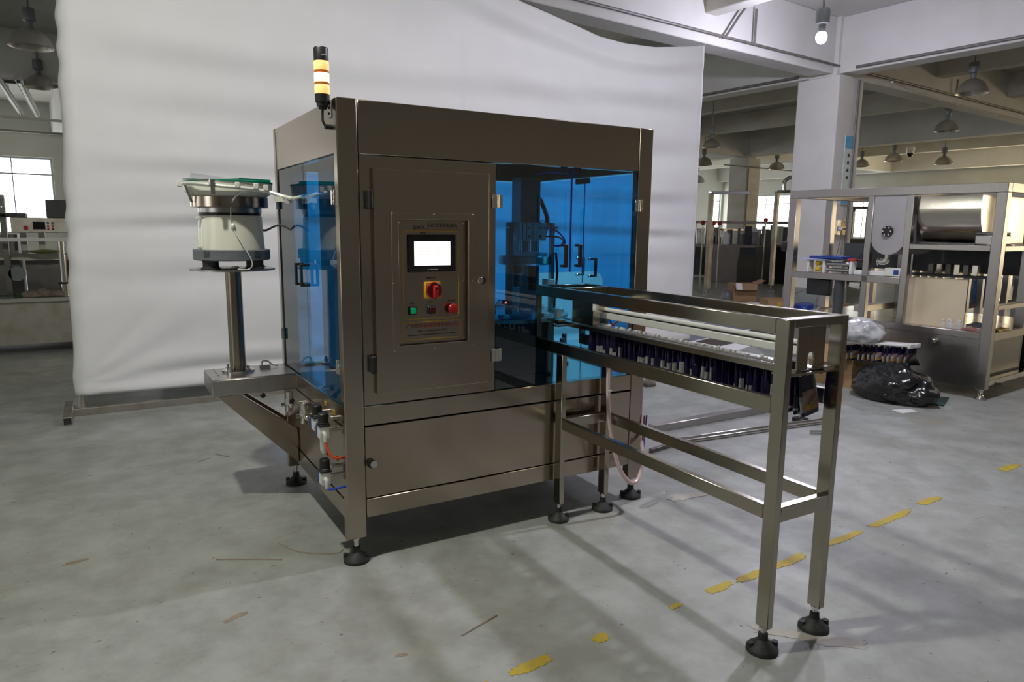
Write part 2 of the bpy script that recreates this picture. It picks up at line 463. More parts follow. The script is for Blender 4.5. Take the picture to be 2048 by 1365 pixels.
floor = struct(MB(BLD).box(U0, U1, V0, V1, -0.2, 0.0).build('floor', floor_m, smooth=0))
ceiling = struct(MB(BLD).box(U0, U1, V0, V1, SLAB, SLAB + 0.2).build('ceiling', slab_m, smooth=0))
for k in range(-2, 2):            # main beams across, at the column rows
    v = 0.37 + 9.0 * k
    MB(BLD).box(U0, U1, v - 0.18, v + 0.18, SOF, SLAB).build('main_beam', plaster, ceiling, smooth=0, bevel=0.01)
for k in range(-3, 3):
    u = 0.365 + 9.9 * k
    if u > U1 - 0.3: continue
    MB(BLD).box(u - 0.18, u + 0.18, V0, V1, SOF + 0.002, SLAB).build('main_beam', plaster, ceiling, smooth=0, bevel=0.01)
for k in range(-6, 7):            # joists at the thirds of each bay
    if k % 3 == 0: continue
    u = 0.365 + 3.3 * k
    if u > U1 - 0.3 or u < U0 + 0.3: continue
    MB(BLD).box(u - 0.125, u + 0.125, V0, V1, 4.21, SLAB).build('joist', plaster_old, ceiling, smooth=0, bevel=0.01)

n_col = 0
for i in range(-2, 3):
    for j in range(-1, 2):
        u, v = 9.9 * i, 9.0 * j
        if (i, j) == (-1, -1) or u > U1 - 1 or u < U0: continue
        wp = bw(u + 0.36, v + 0.37)
        c0 = MB(BLD).box(u, u + 0.73, v, v + 0.74, 0, SOF - 0.05).build('column', plaster if (i, j) == (0, 0) else plaster_old, bevel=0.02, seg=2)
        struct(c0)
        MB(BLD).box(u + 0.12, u + 0.61, v + 0.12, v + 0.62, SOF - 0.05, SLAB).build('column_head', plaster, c0, smooth=0)
        MB(BLD).box(u - 0.004, u + 0.734, v - 0.004, v + 0.744, 0, 0.36).build('dado', dado_m, c0, smooth=0)


def wall(name, axis, pos, a0, a1, wins, z1=SLAB, t=0.25, sgn=1):
    """wall along u (axis 'v') or v (axis 'u'); wins = [(a, b, zb, zt, nm, transom)]"""
    b = MB(BLD)

    def bx(p, q, zb, zt):
        if axis == 'v': b.box(p, q, pos, pos + t * sgn, zb, zt)
        else: b.box(pos, pos + t * sgn, p, q, zb, zt)
    cur = a0
    for w in sorted(wins):
        bx(cur, w[0], 0, z1); bx(w[0], w[1], 0, w[2]); bx(w[0], w[1], w[3], z1); cur = w[1]
    bx(cur, a1, 0, z1)
    return struct(b.build(name, wall_m, smooth=0))


WN = [0]


def window(axis, pos, w, sgn=1, pm=None):
    WN[0] += 1
    a, c2, zb, zt, nm = w

    def mk():
        return MB(BLD)

    def bx(b, p, q, d0, d1, zb, zt):
        if axis == 'v': b.box(p, q, pos + d0 * sgn, pos + d1 * sgn, zb, zt)
        else: b.box(pos + d0 * sgn, pos + d1 * sgn, p, q, zb, zt)
        return b
    fr = mk()
    f = 0.05
    bx(fr, a, c2, 0.08, 0.14, zb, zb + f); bx(fr, a, c2, 0.08, 0.14, zt - f, zt)
    bx(fr, a, a + f, 0.08, 0.14, zb + f, zt - f); bx(fr, c2 - f, c2, 0.08, 0.14, zb + f, zt - f)
    o = struct(fr.build('window_%d' % WN[0], mullion_m, smooth=0))
    tr = zt - (zt - zb) * 0.22
    step = (c2 - a - 2 * f) / nm
    for k in range(nm):
        for lo, hi in ((zb + f, tr), (tr, zt - f)):
            bx(mk(), a + f + step * k + 0.012, a + f + step * (k + 1) - 0.012, 0.10, 0.115, lo + 0.015, hi - 0.015).build('pane', pm or pane_m, o, smooth=0)
    for k in range(1, nm):
        bx(mk(), a + f + step * k - 0.014, a + f + step * k + 0.014, 0.07, 0.15, zb + f, zt - f).build('mullion', mullion_m, o, smooth=0)
    bx(mk(), a + f, c2 - f, 0.07, 0.15, tr - 0.02, tr + 0.02).build('transom', mullion_m, o, smooth=0)


back_wins = [(-19.5, -15.2, 1.0, 3.18, 4), (-13.6, -9.75, 1.0, 3.18, 4), (-7.5, -3.6, 1.0, 3.18, 4), (2.0, 6.0, 1.0, 3.18, 4), (11.5, 16.5, 1.0, 3.3, 5), (19.3, 20.35, 1.0, 3.35, 1)]
right_wins = [(-17.5, -13.4, 0.3, 3.6, 4), (-12.6, -8.5, 0.3, 3.6, 4), (1.5, 6.5, 1.0, 3.1, 4), (9.6, 12.6, 1.0, 3.08, 3), (14.3, 16.4, 1.0, 3.08, 3)]
left_wins = [(-8, -4, 1.0, 3.1, 4), (1.0, 5.0, 1.0, 3.1, 4), (9.5, 14.0, 1.0, 3.1, 4)]
wall('wall_back', 'v', V1, U0, U1, back_wins)
for w in back_wins: window('v', V1, w)
wall('wall_right', 'u', U1, V0, V1, right_wins)
for w in right_wins: window('u', U1, w, 1, pane_warm if w[0] < 3 else None)
wall('wall_left', 'u', U0, V0, V1, left_wins, sgn=-1)
for w in left_wins: window('u', U0, w, -1)
front_wins = []
wall('wall_front', 'v', V0, U0, U1, front_wins, sgn=-1)
for w in front_wins: window('v', V0, w, -1, pane_warm)

# pipes along the beams
PIPES = [('dark conduit pipe running along the front of the white cross beam behind the curtain', [bw(-9.0, 0.13, 3.95), bw(-3.0, 0.13, 3.95), bw(0.9, 0.13, 3.95)], 0.02, pipe_m),
         ('dark conduit pipe running along the beam beyond the white column on the right', [bw(1.0, 0.13, 3.95), bw(6.0, 0.13, 3.95), bw(13.5, 0.13, 3.95)], 0.022, pipe_m),
         ('pair of dark cables clipped along the beam edge above the right frame machine', [bw(0.10, -0.2, 3.87), bw(0.10, -4.0, 3.87), bw(0.10, -8.8, 3.87)], 0.022, pipe_m),
         ('dark cable clipped along the beam edge left of the white column', [bw(0.10, 0.8, 3.87), bw(0.10, 4.0, 3.87), bw(0.10, 8.6, 3.87)], 0.022, pipe_m),
         ('thin white conduit hanging below the beam right of the white column', [bw(0.95, -0.35, 3.72), bw(3.0, -0.1, 3.72), bw(7.6, 0.0, 3.70)], 0.018, pipe_white),
         ('thin dark pipe across the far end of the hall, top left', [bw(-13.0, 9.2, 3.78), bw(-9.0, 9.2, 3.78)], 0.03, pipe_m),
         ('thin pipe hung under the ceiling by the far window, top left', [bw(-13.5, 17.6, 3.80), bw(-8.5, 17.6, 3.80)], 0.03, pipe_m),
         ('pale pipe hung below the ceiling behind the two tube lamps, top left', [bw(-13.5, 13.0, 3.62), bw(-8.8, 13.0, 3.62)], 0.03, pipe_white),
         ('thin conduit across the second column in the far aisle', [bw(8.6, 8.95, 3.45), bw(12.4, 8.95, 3.45)], 0.02, pipe_m)]
for lab, pts, r, m in PIPES:
    tag(MB().tube(pts, r, 8, 2).build('conduit_pipe', m), lab, 'pipe')
for lab, pts in (('bent dark conduit rising from the beam pipe to the joist, above the curtain end', [bw(-2.75, 0.13, 3.93), bw(-2.65, 0.12, 4.0), bw(-2.35, 0.1, 4.36), bw(-2.2, 0.0, 4.45), bw(-1.6, -1.2, 4.62)]),
                 ('straight dark drop rod holding the pipe beside the bent conduit', [bw(-2.05, 0.12, 3.93), bw(-2.05, 0.12, 4.42)]),
                 ('dark drop rod holding the beam pipe beside the big dome lamp', [bw(4.3, 0.12, 3.93), bw(4.3, 0.12, 4.25)])):
    tag(MB().tube(pts, 0.018, 8, 3).build('conduit_drop', pipe_m), lab, 'pipe')
tag(MB().tube([bw(0.52, -0.03, 0.4), bw(0.52, -0.03, 2.0), bw(0.53, -0.03, 3.75)], 0.018, 8, 1).build('conduit_riser', pipe_m), 'dark conduit running up the warm face of the white column', 'pipe')
tag(MB().tube([bw(9.9 + 0.04, 9.0 - 0.03, 0.2), bw(9.9 + 0.04, 9.0 - 0.03, 3.4)], 0.02, 8, 1).build('conduit_riser', pipe_m), 'dark conduit running up the corner of the far second column', 'pipe')

# signs and boxes on the column
s = thing('column_sign', 'tall pale sign with blue top on the white column', 'sign', bw(0.36, -0.01, 1.9))
MB(BLD).box(0.28, 0.52, -0.025, -0.008, 1.75, 2.86).build('sign_board', sign_pale, s, smooth=0)
MB(BLD).box(0.28, 0.52, -0.030, -0.024, 2.66, 2.86).build('sign_top', sign_blue, s, smooth=0)
MB(BLD).box(0.28, 0.52, -0.030, -0.024, 1.76, 1.84).build('sign_foot', sign_blue, s, smooth=0)
for k, zz in enumerate((2.55, 2.43, 2.31, 2.19)):
    MB(BLD).box(0.375, 0.425, -0.030, -0.024, zz - 0.025, zz + 0.025).build('sign_character', ink, s, smooth=0)
MB(BLD).lathe((0.40, -0.027, 1.96), [(0.001, -0.06), (0.04, -0.045), (0.06, 0), (0.04, 0.045), (0.001, 0.06)], 12).build('sign_emblem', orange_paint, s)
s = thing('socket_box', 'grey electrical socket box on the white column', 'socket box', bw(0.2, -0.05, 1.3))
MB(BLD).box(0.03, 0.16, -0.07, -0.002, 1.26, 1.50).build('box_body', alu_white, s, smooth=0, bevel=0.004)
MB(BLD).box(0.16, 0.30, -0.055, -0.002, 1.26, 1.50).build('back_plate', steel_rough, s, smooth=0)
MB(BLD).cyl((0.24, -0.055, 1.36), (0.24, -0.10, 1.36), 0.035, 14).build('plug', white_plastic, s)
MB(BLD).tube([(0.24, -0.10, 1.34), (0.22, -0.10, 1.1), (0.13, -0.06, 0.7)], 0.008, 6).build('cable', pipe_m, s)
s = thing('warning_sign', 'yellow triangular warning tag hanging on the column conduit', 'sign', bw(0.38, -0.04, 1.3))
MB(BLD).prism([(0.32, -0.06, 1.37), (0.44, -0.06, 1.37), (0.38, -0.06, 1.53)], (0, 0.008, 0)).build('triangle_plate', yellow_plastic, s, smooth=0)
MB(BLD).box(0.33, 0.43, -0.062, -0.052, 1.26, 1.34).build('text_plate', yellow_plastic, s, smooth=0)
MB(BLD).box(0.375, 0.385, -0.066, -0.060, 1.40, 1.48).build('mark', ink, s, smooth=0)


# ------------------------------------------------------------------ lamps
def pendant(label, pos, r=0.225, top=SLAB, lit=None, group=None, dome=True, s=1.0):
    """high-bay lamp: cord, gear box, neck, spun reflector, bulb; pos = rim centre"""
    x, y, z = pos
    t = thing('pendant_lamp', label, 'lamp', (x, y, z), group=group)
    h = r * 0.95 if dome else 0.03
    MB().cyl((x, y, z + h + 0.26 * s), (x, y, top), 0.012 * s, 8).build('cord', pipe_m, t)
    MB().lathe((x, y, z + h + 0.08 * s), [(0.05 * s, 0), (0.075 * s, 0.01 * s), (0.08 * s, 0.03 * s), (0.08 * s, 0.15 * s), (0.07 * s, 0.175 * s), (0.03 * s, 0.185 * s)], 16).build('gear_box', gear_m, t)
    MB().cyl((x, y, z + h - 0.02), (x, y, z + h + 0.09 * s), 0.042 * s, 14).build('neck', gear_m, t)
    if dome:
        prof = [(r * 0.16, h), (r * 0.30, h * 0.97), (r * 0.55, h * 0.83), (r * 0.76, h * 0.60), (r * 0.91, h * 0.32), (r, 0.0)]
        inner = [(a - 0.006, b - 0.004) for a, b in reversed(prof)]
        MB().lathe((x, y, z), prof + inner, 28, False, True).build('reflector', reflector_m, t)
    bz = z + (h * 0.45 if dome else -0.035)
    o = MB().sphere((x, y, bz), 0.05 * s if dome else 0.066 * s, 14, 10, (1, 1, 1.45 if dome else 1.15)).build('bulb', bulb_on if lit else bulb_off, t)
    if lit:
        power, col, rad = lit
        ld = bpy.data.lights.new('lamp_light', 'POINT'); ld.energy = power; ld.color = col; ld.shadow_soft_size = rad
        lo = bpy.data.objects.new('lamp_light', ld); COL.objects.link(lo)
        lo.parent = t; lo.location = (0, 0, 0.004 if dome else bz - z - 0.10)
    return t


pendant('lit high-bay dome lamp hanging over the aisle left of the capping machine', (-1.14, -0.4, 3.6), 0.26, lit=(HALL_LAMP_POWER, HALL_LAMP_COL, 0.07))
pendant('lit high-bay dome lamp hanging over the pouch conveyor', (3.3, -0.3, 3.6), 0.26, lit=(LED_LAMP_POWER, LED_LAMP_COL, 0.07))
pendant('bare lit bulb hanging in front of the white column', (6.93, 3.27, 3.655), 0.26, lit=(BULB_POWER, BULB_COL, 0.06), dome=False, s=1.0)
pendant('large unlit dome lamp hanging right of the white column', (11.78, 4.01, 3.57), 0.24)
pendant('unlit dome lamp below the beam, behind the large one', (15.06, 6.17, 3.45), 0.24)
pendant('unlit dome lamp left of the security camera, far right aisle', (20.97, 10.95, 3.5), 0.26)
pendant('unlit dome lamp right of the security camera, far right aisle', (22.31, 10.14, 3.42), 0.26)
pendant('small dark dome lamp right beside the white column', (21.98, 12.7, 3.5), 0.26)
pendant('nearer of the two dome lamps at the top left corner', (-1.35, 9.65, 3.72), 0.27)
pendant('farther of the two dome lamps at the top left corner', (-1.45, 13.14, 3.72), 0.24)
pendant('dome lamp half hidden by the curtain end, upper of three', (11.5, 9.42, 3.18), 0.2)
pendant('dome lamp by the curtain end, middle of three', (16.2, 14.3, 3.35), 0.27)
pendant('dome lamp by the curtain end, lowest of three', (18.2, 16.6, 3.0), 0.29)
pendant('dome lamp in the gap between the far second column and the white column', (19.46, 14.15, 3.38), 0.27)
for k, (x, y, dx) in enumerate(((-2.02, 14.6, 0.0), (-1.72, 14.9, 0.0))):
    t = thing('tube_lamp', ('left' if k == 0 else 'right') + ' one of two tube lamps hung under the ceiling, top left', 'lamp', (x, y, 3.72), group='fluorescent tubes top left')
    MB().box(x - 0.055, x + 0.055, y - 2.4, y + 2.4, 3.72, 3.79).build('housing', pipe_white, t, smooth=0, bevel=0.006)
    MB().cyl((x, y - 2.35, 3.70), (x, y + 2.35, 3.70), 0.018, 10).build('tube', alu_white, t)
    for yy in (y - 2.36, y + 2.36):
        MB().box(x - 0.025, x + 0.025, yy - 0.03, yy + 0.03, 3.675, 3.72).build('end_cap', dark_grey, t, smooth=0)
    MB().cyl((x, y, 3.79), (x, y, SLAB), 0.008, 6).build('hanger', pipe_m, t)
t = thing('security_camera', 'small white security camera hanging under the far right ceiling', 'camera', (21.4, 10.7, 3.75))
MB().cyl((21.4, 10.7, 3.95), (21.4, 10.7, SLAB), 0.02, 8).build('stem', pipe_white, t)
MB().lathe((21.4, 10.7, 3.72), [(0.03, 0), (0.1, 0.03), (0.13, 0.12), (0.13, 0.2), (0.09, 0.24)], 16).build('housing', white_plastic, t)
MB().sphere((21.4, 10.7, 3.71), 0.085, 14, 8).build('dome', black_gloss, t)
# ------------------------------------------------------------------ floor paint and patches (pieces of the floor)
def blob(cx, cy, lx, ly, ang, n=44, jag=0.18, z0=0.0, h=0.0016, seed=0, rough=0.25):
    rnd = random.Random(seed)
    pts = []
    ph = [rnd.random() * 6.28 for _ in range(5)]
    for i in range(n):
        a = 2 * PI * i / n
        e = 3.2
        rx = math.copysign(abs(math.cos(a)) ** (2 / e), math.cos(a)) * lx; ry = math.copysign(abs(math.sin(a)) ** (2 / e), math.sin(a)) * ly
        w = 1 + jag * (math.sin(2 * a + ph[0]) * 0.5 + math.sin(3 * a + ph[1]) * 0.4 + math.sin(5 * a + ph[2]) * 0.3 + math.sin(11 * a + ph[3]) * 0.15) + rnd.uniform(-jag, jag) * rough
        rx *= w; ry *= w
        pts.append((cx + rx * math.cos(ang) - ry * math.sin(ang), cy + rx * math.sin(ang) + ry * math.cos(ang), z0))
    return MB().prism(pts, (0, 0, h))


YL = math.radians(4.0)
for k, (x, y, lx, ly) in enumerate([(0.115, -0.925, 0.02, 0.016), (0.285, -0.905, 0.072, 0.020), (0.560, -0.893, 0.030, 0.018), (0.915, -0.866, 0.026, 0.012), (1.150, -0.850, 0.062, 0.018),
                                    (1.335, -0.846, 0.09, 0.018), (1.56, -0.836, 0.11, 0.017), (1.95, -0.81, 0.12, 0.018), (2.34, -0.785, 0.16, 0.019), (2.72, -0.75, 0.09, 0.02), (3.63, -0.69, 0.10, 0.022), (3.95, -0.66, 0.08, 0.02)]):
    blob(x, y, lx, ly * 1.12, YL, jag=0.17, seed=k, rough=0.75).build('yellow_paint', paint_yellow, floor, smooth=0)
for k, (x, y, lx, ly, an) in enumerate([(1.215, -1.285, 0.10, 0.030, -0.62), (1.105, -1.165, 0.09, 0.026, -0.75), (3.40, -1.04, 0.16, 0.045, 0.1), (0.62, -1.33, 0.06, 0.02, 0.1), (1.70, -0.12, 0.10, 0.035, 0.0)]):
    blob(x, y, lx, ly, an, jag=0.30, seed=40 + k, h=0.0010 + 0.0003 * k, rough=0.4).build('bare_patch', patch_m, floor, smooth=0)
for k, (x, y, lx, ly, an) in enumerate([(-0.93, 0.55, 0.045, 0.012, 0.1), (-1.27, 0.33, 0.10, 0.02, 0.0), (-0.45, -0.18, 0.04, 0.012, 0.3), (-0.33, 1.63, 0.035, 0.008, 0.6), (-0.04, -0.66, 0.02, 0.008, -0.3), (-0.36, -0.88, 0.022, 0.012, 0.4)]):
    blob(x, y, lx, ly, an, jag=0.3, seed=70 + k, h=0.0008).build('stain_mark', stain_m, floor, smooth=0)
for k, (pts) in enumerate([[(-0.45, 0.30, 0.001), (-0.30, 0.22, 0.001), (-0.22, 0.17, 0.001)], [(-0.20, 0.33, 0.001), (-0.14, 0.20, 0.001), (-0.02, 0.12, 0.001), (0.02, 0.14, 0.001)],
                           [(0.17, -0.66, 0.001), (0.33, -0.61, 0.001)], [(-0.26, 1.70, 0.001), (-0.2, 1.62, 0.001)]]):
    MB().tube(pts, 0.0035, 5, 4).build('scuff_line', stain_m, floor)

# ------------------------------------------------------------------ backdrop curtain and its stand
DX0, DX1, DY = -0.975, 4.815, 3.02


def top_z(x):
    K = [(-1.2, 3.62), (0.6, 3.58), (1.6, 3.50), (2.15, 3.37), (2.58, 3.262), (2.74, 3.236), (3.09, 3.171), (3.43, 3.102), (3.73, 3.080), (4.11, 3.092), (4.54, 3.153), (4.85, 3.208)]
    for (a, za), (b2, zb) in zip(K, K[1:]):
        if x <= b2:
            t = (x - a) / (b2 - a)
            return za + (zb - za) * t
    return K[-1][1]


rn = random.Random(3)
wr = [(rn.uniform(0, 6.28), rn.uniform(0.7, 1.6)) for _ in range(8)]
NX, NZ = 190, 150
b = MB()
vs = []
for j in range(NZ + 1):
    for i in range(NX + 1):
        s = i / NX; t = j / NZ
        x = DX0 + (DX1 - DX0) * s
        x += 0.034 * (t * 3.5) * max(1 - s * 8, 0)
        zt = top_z(x); zb = 0.145 - 0.012 * min(s * 4, 1)
        z = zb + (zt - zb) * t
        y = DY
        # long horizontal sag folds, stronger up high, drooping in the middle
        droop = 0.16 * math.sin(PI * s) * t
        zz = z + droop
        amp = 0.012 + 0.02 * t
        y += amp * math.sin(zz * 6.4 + 0.5 * math.sin(x * 0.9)) * (0.5 + 0.5 * math.sin(PI * min(s * 1.2, 1)))
        y += 0.007 * math.sin(zz * 14.0 + x * 0.7 + 1.0) * (0.35 + 0.65 * t)
        # fold that hangs from the sagging top edge on the right
        d = (zt - z)
        if x > 1.2:
            k = min((x - 1.2) / 1.2, 1)
            y += -0.035 * k * math.exp(-((d - 0.16) / 0.07) ** 2) + 0.03 * k * math.exp(-((d - 0.30) / 0.08) ** 2) - 0.02 * k * math.exp(-((d - 0.50 - 0.05 * x) / 0.12) ** 2)
        # broad horizontal ridges of the loose lower half
        for zc, wd, am in ((1.62, 0.07, 0.022), (1.28, 0.05, 0.024), (0.95, 0.09, 0.018), (2.05, 0.10, 0.024), (2.45, 0.10, 0.022)):
            zc2 = zc - 0.05 * math.sin(x * 0.8 + zc * 3)
            y += am * math.exp(-((z - zc2) / wd) ** 2) - am * 0.8 * math.exp(-((z - zc2 - wd * 1.7) / wd) ** 2)
        if z > 1.9: y += 0.012 * math.exp(-((x - 1.93 - 0.02 * z) / 0.018) ** 2) * min((z - 1.9) / 0.3, 1)
        # creases fanning from the lower left corner
        rx = x - DX0; rz = z - 0.2
        an = math.atan2(rz, max(rx, 1e-3)); rad = math.hypot(rx, rz)
        if rad < 1.6:
            fade = math.exp(-rad / 0.7) * min(rad / 0.12, 1)
            y += 0.020 * fade * math.sin(an * 17 + 0.6) * math.exp(-max(an - 0.8, 0) * 3)
        # hem roll at the bottom
        y += -0.022 * math.exp(-((z - 0.175) / 0.03) ** 2) + 0.03 * math.exp(-((z - 0.265 - 0.03 * s) / 0.035) ** 2) * min(s * 6, 1) - 0.02 * math.exp(-((z - 0.36 - 0.05 * s) / 0.05) ** 2) * min(s * 5, 1)
        # wrinkles gathered along the left pole
        if s < 0.05:
            g = math.exp(-s / 0.012)
            y += 0.03 * g * math.sin(z * 26 + 2 * math.sin(z * 7)) * (1 if 0.2 < z < 2.2 else 0.4)
            x -= 0.006 * g * math.sin(z * 19 + 3 * math.sin(z * 5))
        # pulled flat towards the end poles
        e = min(s * 0.6, 1 - s) * (DX1 - DX0)
        y = DY + (y - DY) * (0.15 + 0.85 * min(e / 0.5, 1))
        # the sheet wraps back round the end poles
        e = min(s, 1 - s) * (DX1 - DX0)
        if e < 0.05: y += (0.05 - e) * 0.9
        vs.append((x, y, z))
fs = []
for j in range(NZ):
    for i in range(NX):
        a = j * (NX + 1) + i
        fs.append((a, a + 1, a + NX + 2, a + NX + 1))
b.add(vs, fs)
cur = b.build('backdrop_curtain', cloth_m, smooth=180)
md = cur.modifiers.new('thickness', 'SOLIDIFY'); md.thickness = 0.003; md.offset = 1
tag(cur, 'large white sheet hung as a backdrop behind the capping machine', 'curtain')
st = thing('backdrop_stand', 'low steel pipe stand holding the white backdrop sheet', 'stand', (1.9, 3.06, 0))
MB().box(DX0 - 0.02, DX1, 3.035, 3.085, 0.0, 0.05).build('base_rail', steel_rough, st, smooth=0, bevel=0.003)
for x in (DX0 - 0.045, DX1 - 0.0):
    fo = MB().box(x - 0.028, x + 0.028, 2.80, 3.32, 0.0, 0.055).build('foot_tube', steel_rough, st, smooth=0, bevel=0.003)
    MB().box(x - 0.022, x + 0.022, 2.798, 2.80, 0.006, 0.049).build('tube_mouth', black_rubber, fo, smooth=0)
for x in (DX0 + 0.035, DX1 - 0.05):
    MB().cyl((x, 3.085, 0.05), (x + 0.12 if x < 0 else x, 3.085, 3.6 if x < 0 else 3.16), 0.021, 14).build('upright_pole', steel_rough, st)
MB().tube([(DX0, 3.07, 3.63), (1.6, 3.07, 3.52), (3.7, 3.075, 3.05), (DX1 - 0.05, 3.075, 3.19)], 0.004, 6).build('top_wire', pipe_m, st)
# ------------------------------------------------------------------ capping machine
W, D, ZB, ZT = 1.4846, 1.036, 0.10, 1.78
PX, PY = 0.077, 0.045
mc = thing('capping_machine', 'brushed steel capping machine with blue acrylic doors in front of the white sheet', 'machine')


def foot(parent, x, y, ztop, r=0.052):
    f = MB().lathe((x, y, 0), [(r, 0.0), (r, 0.010), (r * 0.93, 0.015), (r * 0.55, 0.030), (r * 0.32, 0.040), (r * 0.30, 0.060), (r * 0.2, 0.061)], 28)
    for s in (-1, 1):
        f.cyl((x + s * r * 0.74, y - s * r * 0.35, 0.008), (x + s * r * 0.74, y - s * r * 0.35, 0.030), 0.0105, 12)
    f = f.build('levelling_foot', black_rubber, parent)
    st = MB().cyl((x, y, 0.05), (x, y, ztop), 0.009, 12)
    st.cyl((x, y, ztop - 0.010), (x, y, ztop), 0.015, 6)
    st.build('stem', steel_bright, f)
    return f


for x in (0, W - PX):
    for y in (0, D - PY):
        MB().box(x, x + PX, y, y + PY, ZB, ZT - 0.001).build('post', steel, mc, bevel=0.004, seg=2)
        foot(mc, x + 0.039, y + (0.022 if y == 0 else 0.02), ZB)
G = 0.0018
# top fascia
MB().box(PX + G, W - PX - G, 0.003, 0.045, 1.585, ZT - 0.002).build('front_fascia', steel_h, mc, bevel=0.0025)
MB().box(PX + G, W - PX - G, D - 0.045, D - 0.003, 1.585, ZT - 0.002).build('rear_fascia', steel_h, mc, bevel=0.0025)
MB().box(0.003, 0.045, PY + G, D - PY - G, 1.585, ZT - 0.002).build('side_fascia', steel_h, mc, bevel=0.0025)
MB().box(W - 0.045, W - 0.003, PY + G, D - PY - G, 1.585, ZT - 0.002).build('side_fascia', steel_h, mc, bevel=0.0025)
MB().box(0.03, W - 0.03, 0.03, D - 0.03, ZT - 0.03, ZT - 0.012).build('roof_plate', steel, mc, smooth=0)
# waist rails, lower panels and bottom rails
for nm, z0, z1, dp, m in (('waist_rail', 0.556, 0.632, 0.045, steel_h), ('lower_panel', 0.259, 0.5495, 0.018, steel_h), ('bottom_rail', 0.179, 0.2545, 0.045, steel_h)):
    e = 0.004 if nm == 'lower_panel' else 0.002
    MB().box(PX + G, W - PX - G, e, e + dp, z0, z1).build(nm, m, mc, bevel=0.002)
    MB().box(PX + G, W - PX - G, D - e - dp, D - e, z0, z1).build(nm, m, mc, bevel=0.002)
    MB().box(e, e + dp, PY + G, D - PY - G, z0, z1).build(nm, m, mc, bevel=0.002)
    MB().box(W - e - dp, W - e, PY + G, D - PY - G, z0, z1).build(nm, m, mc, bevel=0.002)
MB().box(0.05, W - 0.05, 0.05, D - 0.05, 0.20, 0.215).build('floor_tray', steel_dark, mc, smooth=0)
MB().box(0.046, W - 0.046, 0.046, D - 0.046, 0.604, 0.622).build('deck_plate', steel_bright, mc, smooth=0, bevel=0.002)
MB().box(0.05, W - 0.05, 0.30, 0.70, 0.215, 0.58).build('drive_housing', steel_dark, mc, smooth=0)
lk = MB().cyl((0.108, 0.004, 0.40), (0.108, -0.012, 0.40), 0.014, 20).build('panel_lock', steel_bright, mc)
MB().cyl((0.100, 0.004, 0.402), (0.100, -0.010, 0.402), 0.017, 20).build('lock_collar', black_plastic, lk)

# control cabinet: surround, box behind, door with window, control panel
CY = 0.0
cb = MB().frame(PX + 0.003, 0.655, 0.6355, 1.582, 0.216, 0.522, 0.860, 1.355, 0.002, 0.022).build('cabinet_surround', steel, mc, smooth=0, bevel=0.0015)
MB().box(0.198, 0.652, 0.03, 0.985, 0.634, 1.583).build('cabinet_box', gear_m, mc, smooth=0)
DF = -0.022
dr = MB().frame(0.125, 0.612, 0.680, 1.538, 0.220, 0.518, 0.864, 1.351, DF, 0.0).build('cabinet_door', panel_steel, mc, smooth=0, bevel=0.003, seg=2)
MB().frame(0.192, 0.541, 0.841, 1.377, 0.2205, 0.5175, 0.8645, 1.3505, DF - 0.0022, DF - 0.0002).build('window_surround', panel_steel, dr, smooth=0, bevel=0.001)
for x in (0.196, 0.366, 0.537):
    for z in (0.846, 1.11, 1.372):
        if x == 0.366 and z == 1.11: continue
        s = MB(Matrix.Translation((x, DF - 0.0022, z)) @ Matrix.Rotation(PI / 2, 4, 'X')); s.lathe((0, 0, 0), [(0.0030, 0), (0.0028, 0.001), (0.0012, 0.0022)], 10)
        s.build('screw', steel_bright, dr)
for z in (1.423, 0.799):
    h = MB().cyl((0.113, -0.020, z - 0.034), (0.113, -0.020, z + 0.034), 0.011, 16)
    h.box(0.103, 0.124, -0.018, 0.004, z - 0.030, z + 0.030)
    h.build('door_hinge', black_plastic, dr, bevel=0.002)
l = MB().cyl((0.567, DF, 1.111), (0.567, DF - 0.014, 1.111), 0.0135, 24).build('door_lock', steel_bright, dr, bevel=0.002)
MB().cyl((0.580, DF, 1.110), (0.580, DF - 0.006, 1.110), 0.015, 20).build('lock_tab', black_plastic, l)

cp = MB().box(0.222, 0.516, 0.0, 0.006, 0.866, 1.349).build('control_panel', panel_steel, mc, smooth=0)


def rrect(x0, x1, z0, z1, r, w, y0, y1, name, m, parent):
    """rounded rectangle outline (printed line)"""
    def ring(x0, x1, z0, z1, r):
        P = []
        for cx, cz, a0 in ((x1 - r, z1 - r, 0), (x0 + r, z1 - r, 90), (x0 + r, z0 + r, 180), (x1 - r, z0 + r, 270)):
            for k in range(7):
                a = math.radians(a0 + 15 * k); P.append((cx + r * math.cos(a), cz + r * math.sin(a)))
        return P
    o = ring(x0, x1, z0, z1, r); i = ring(x0 + w, x1 - w, z0 + w, z1 - w, max(r - w, 0.001)); n = len(o)
    vs = [(p[0], y0, p[1]) for p in o] + [(p[0], y0, p[1]) for p in i] + [(p[0], y1, p[1]) for p in o] + [(p[0], y1, p[1]) for p in i]
    fs = []
    for k in range(n):
        j = (k + 1) % n
        fs += [(k, n + k, n + j, j), (2 * n + k, 2 * n + j, 3 * n + j, 3 * n + k), (k, j, 2 * n + j, 2 * n + k), (n + k, 3 * n + k, 3 * n + j, n + j)]
    return MB().add(vs, fs).build(name, m, parent, smooth=0)


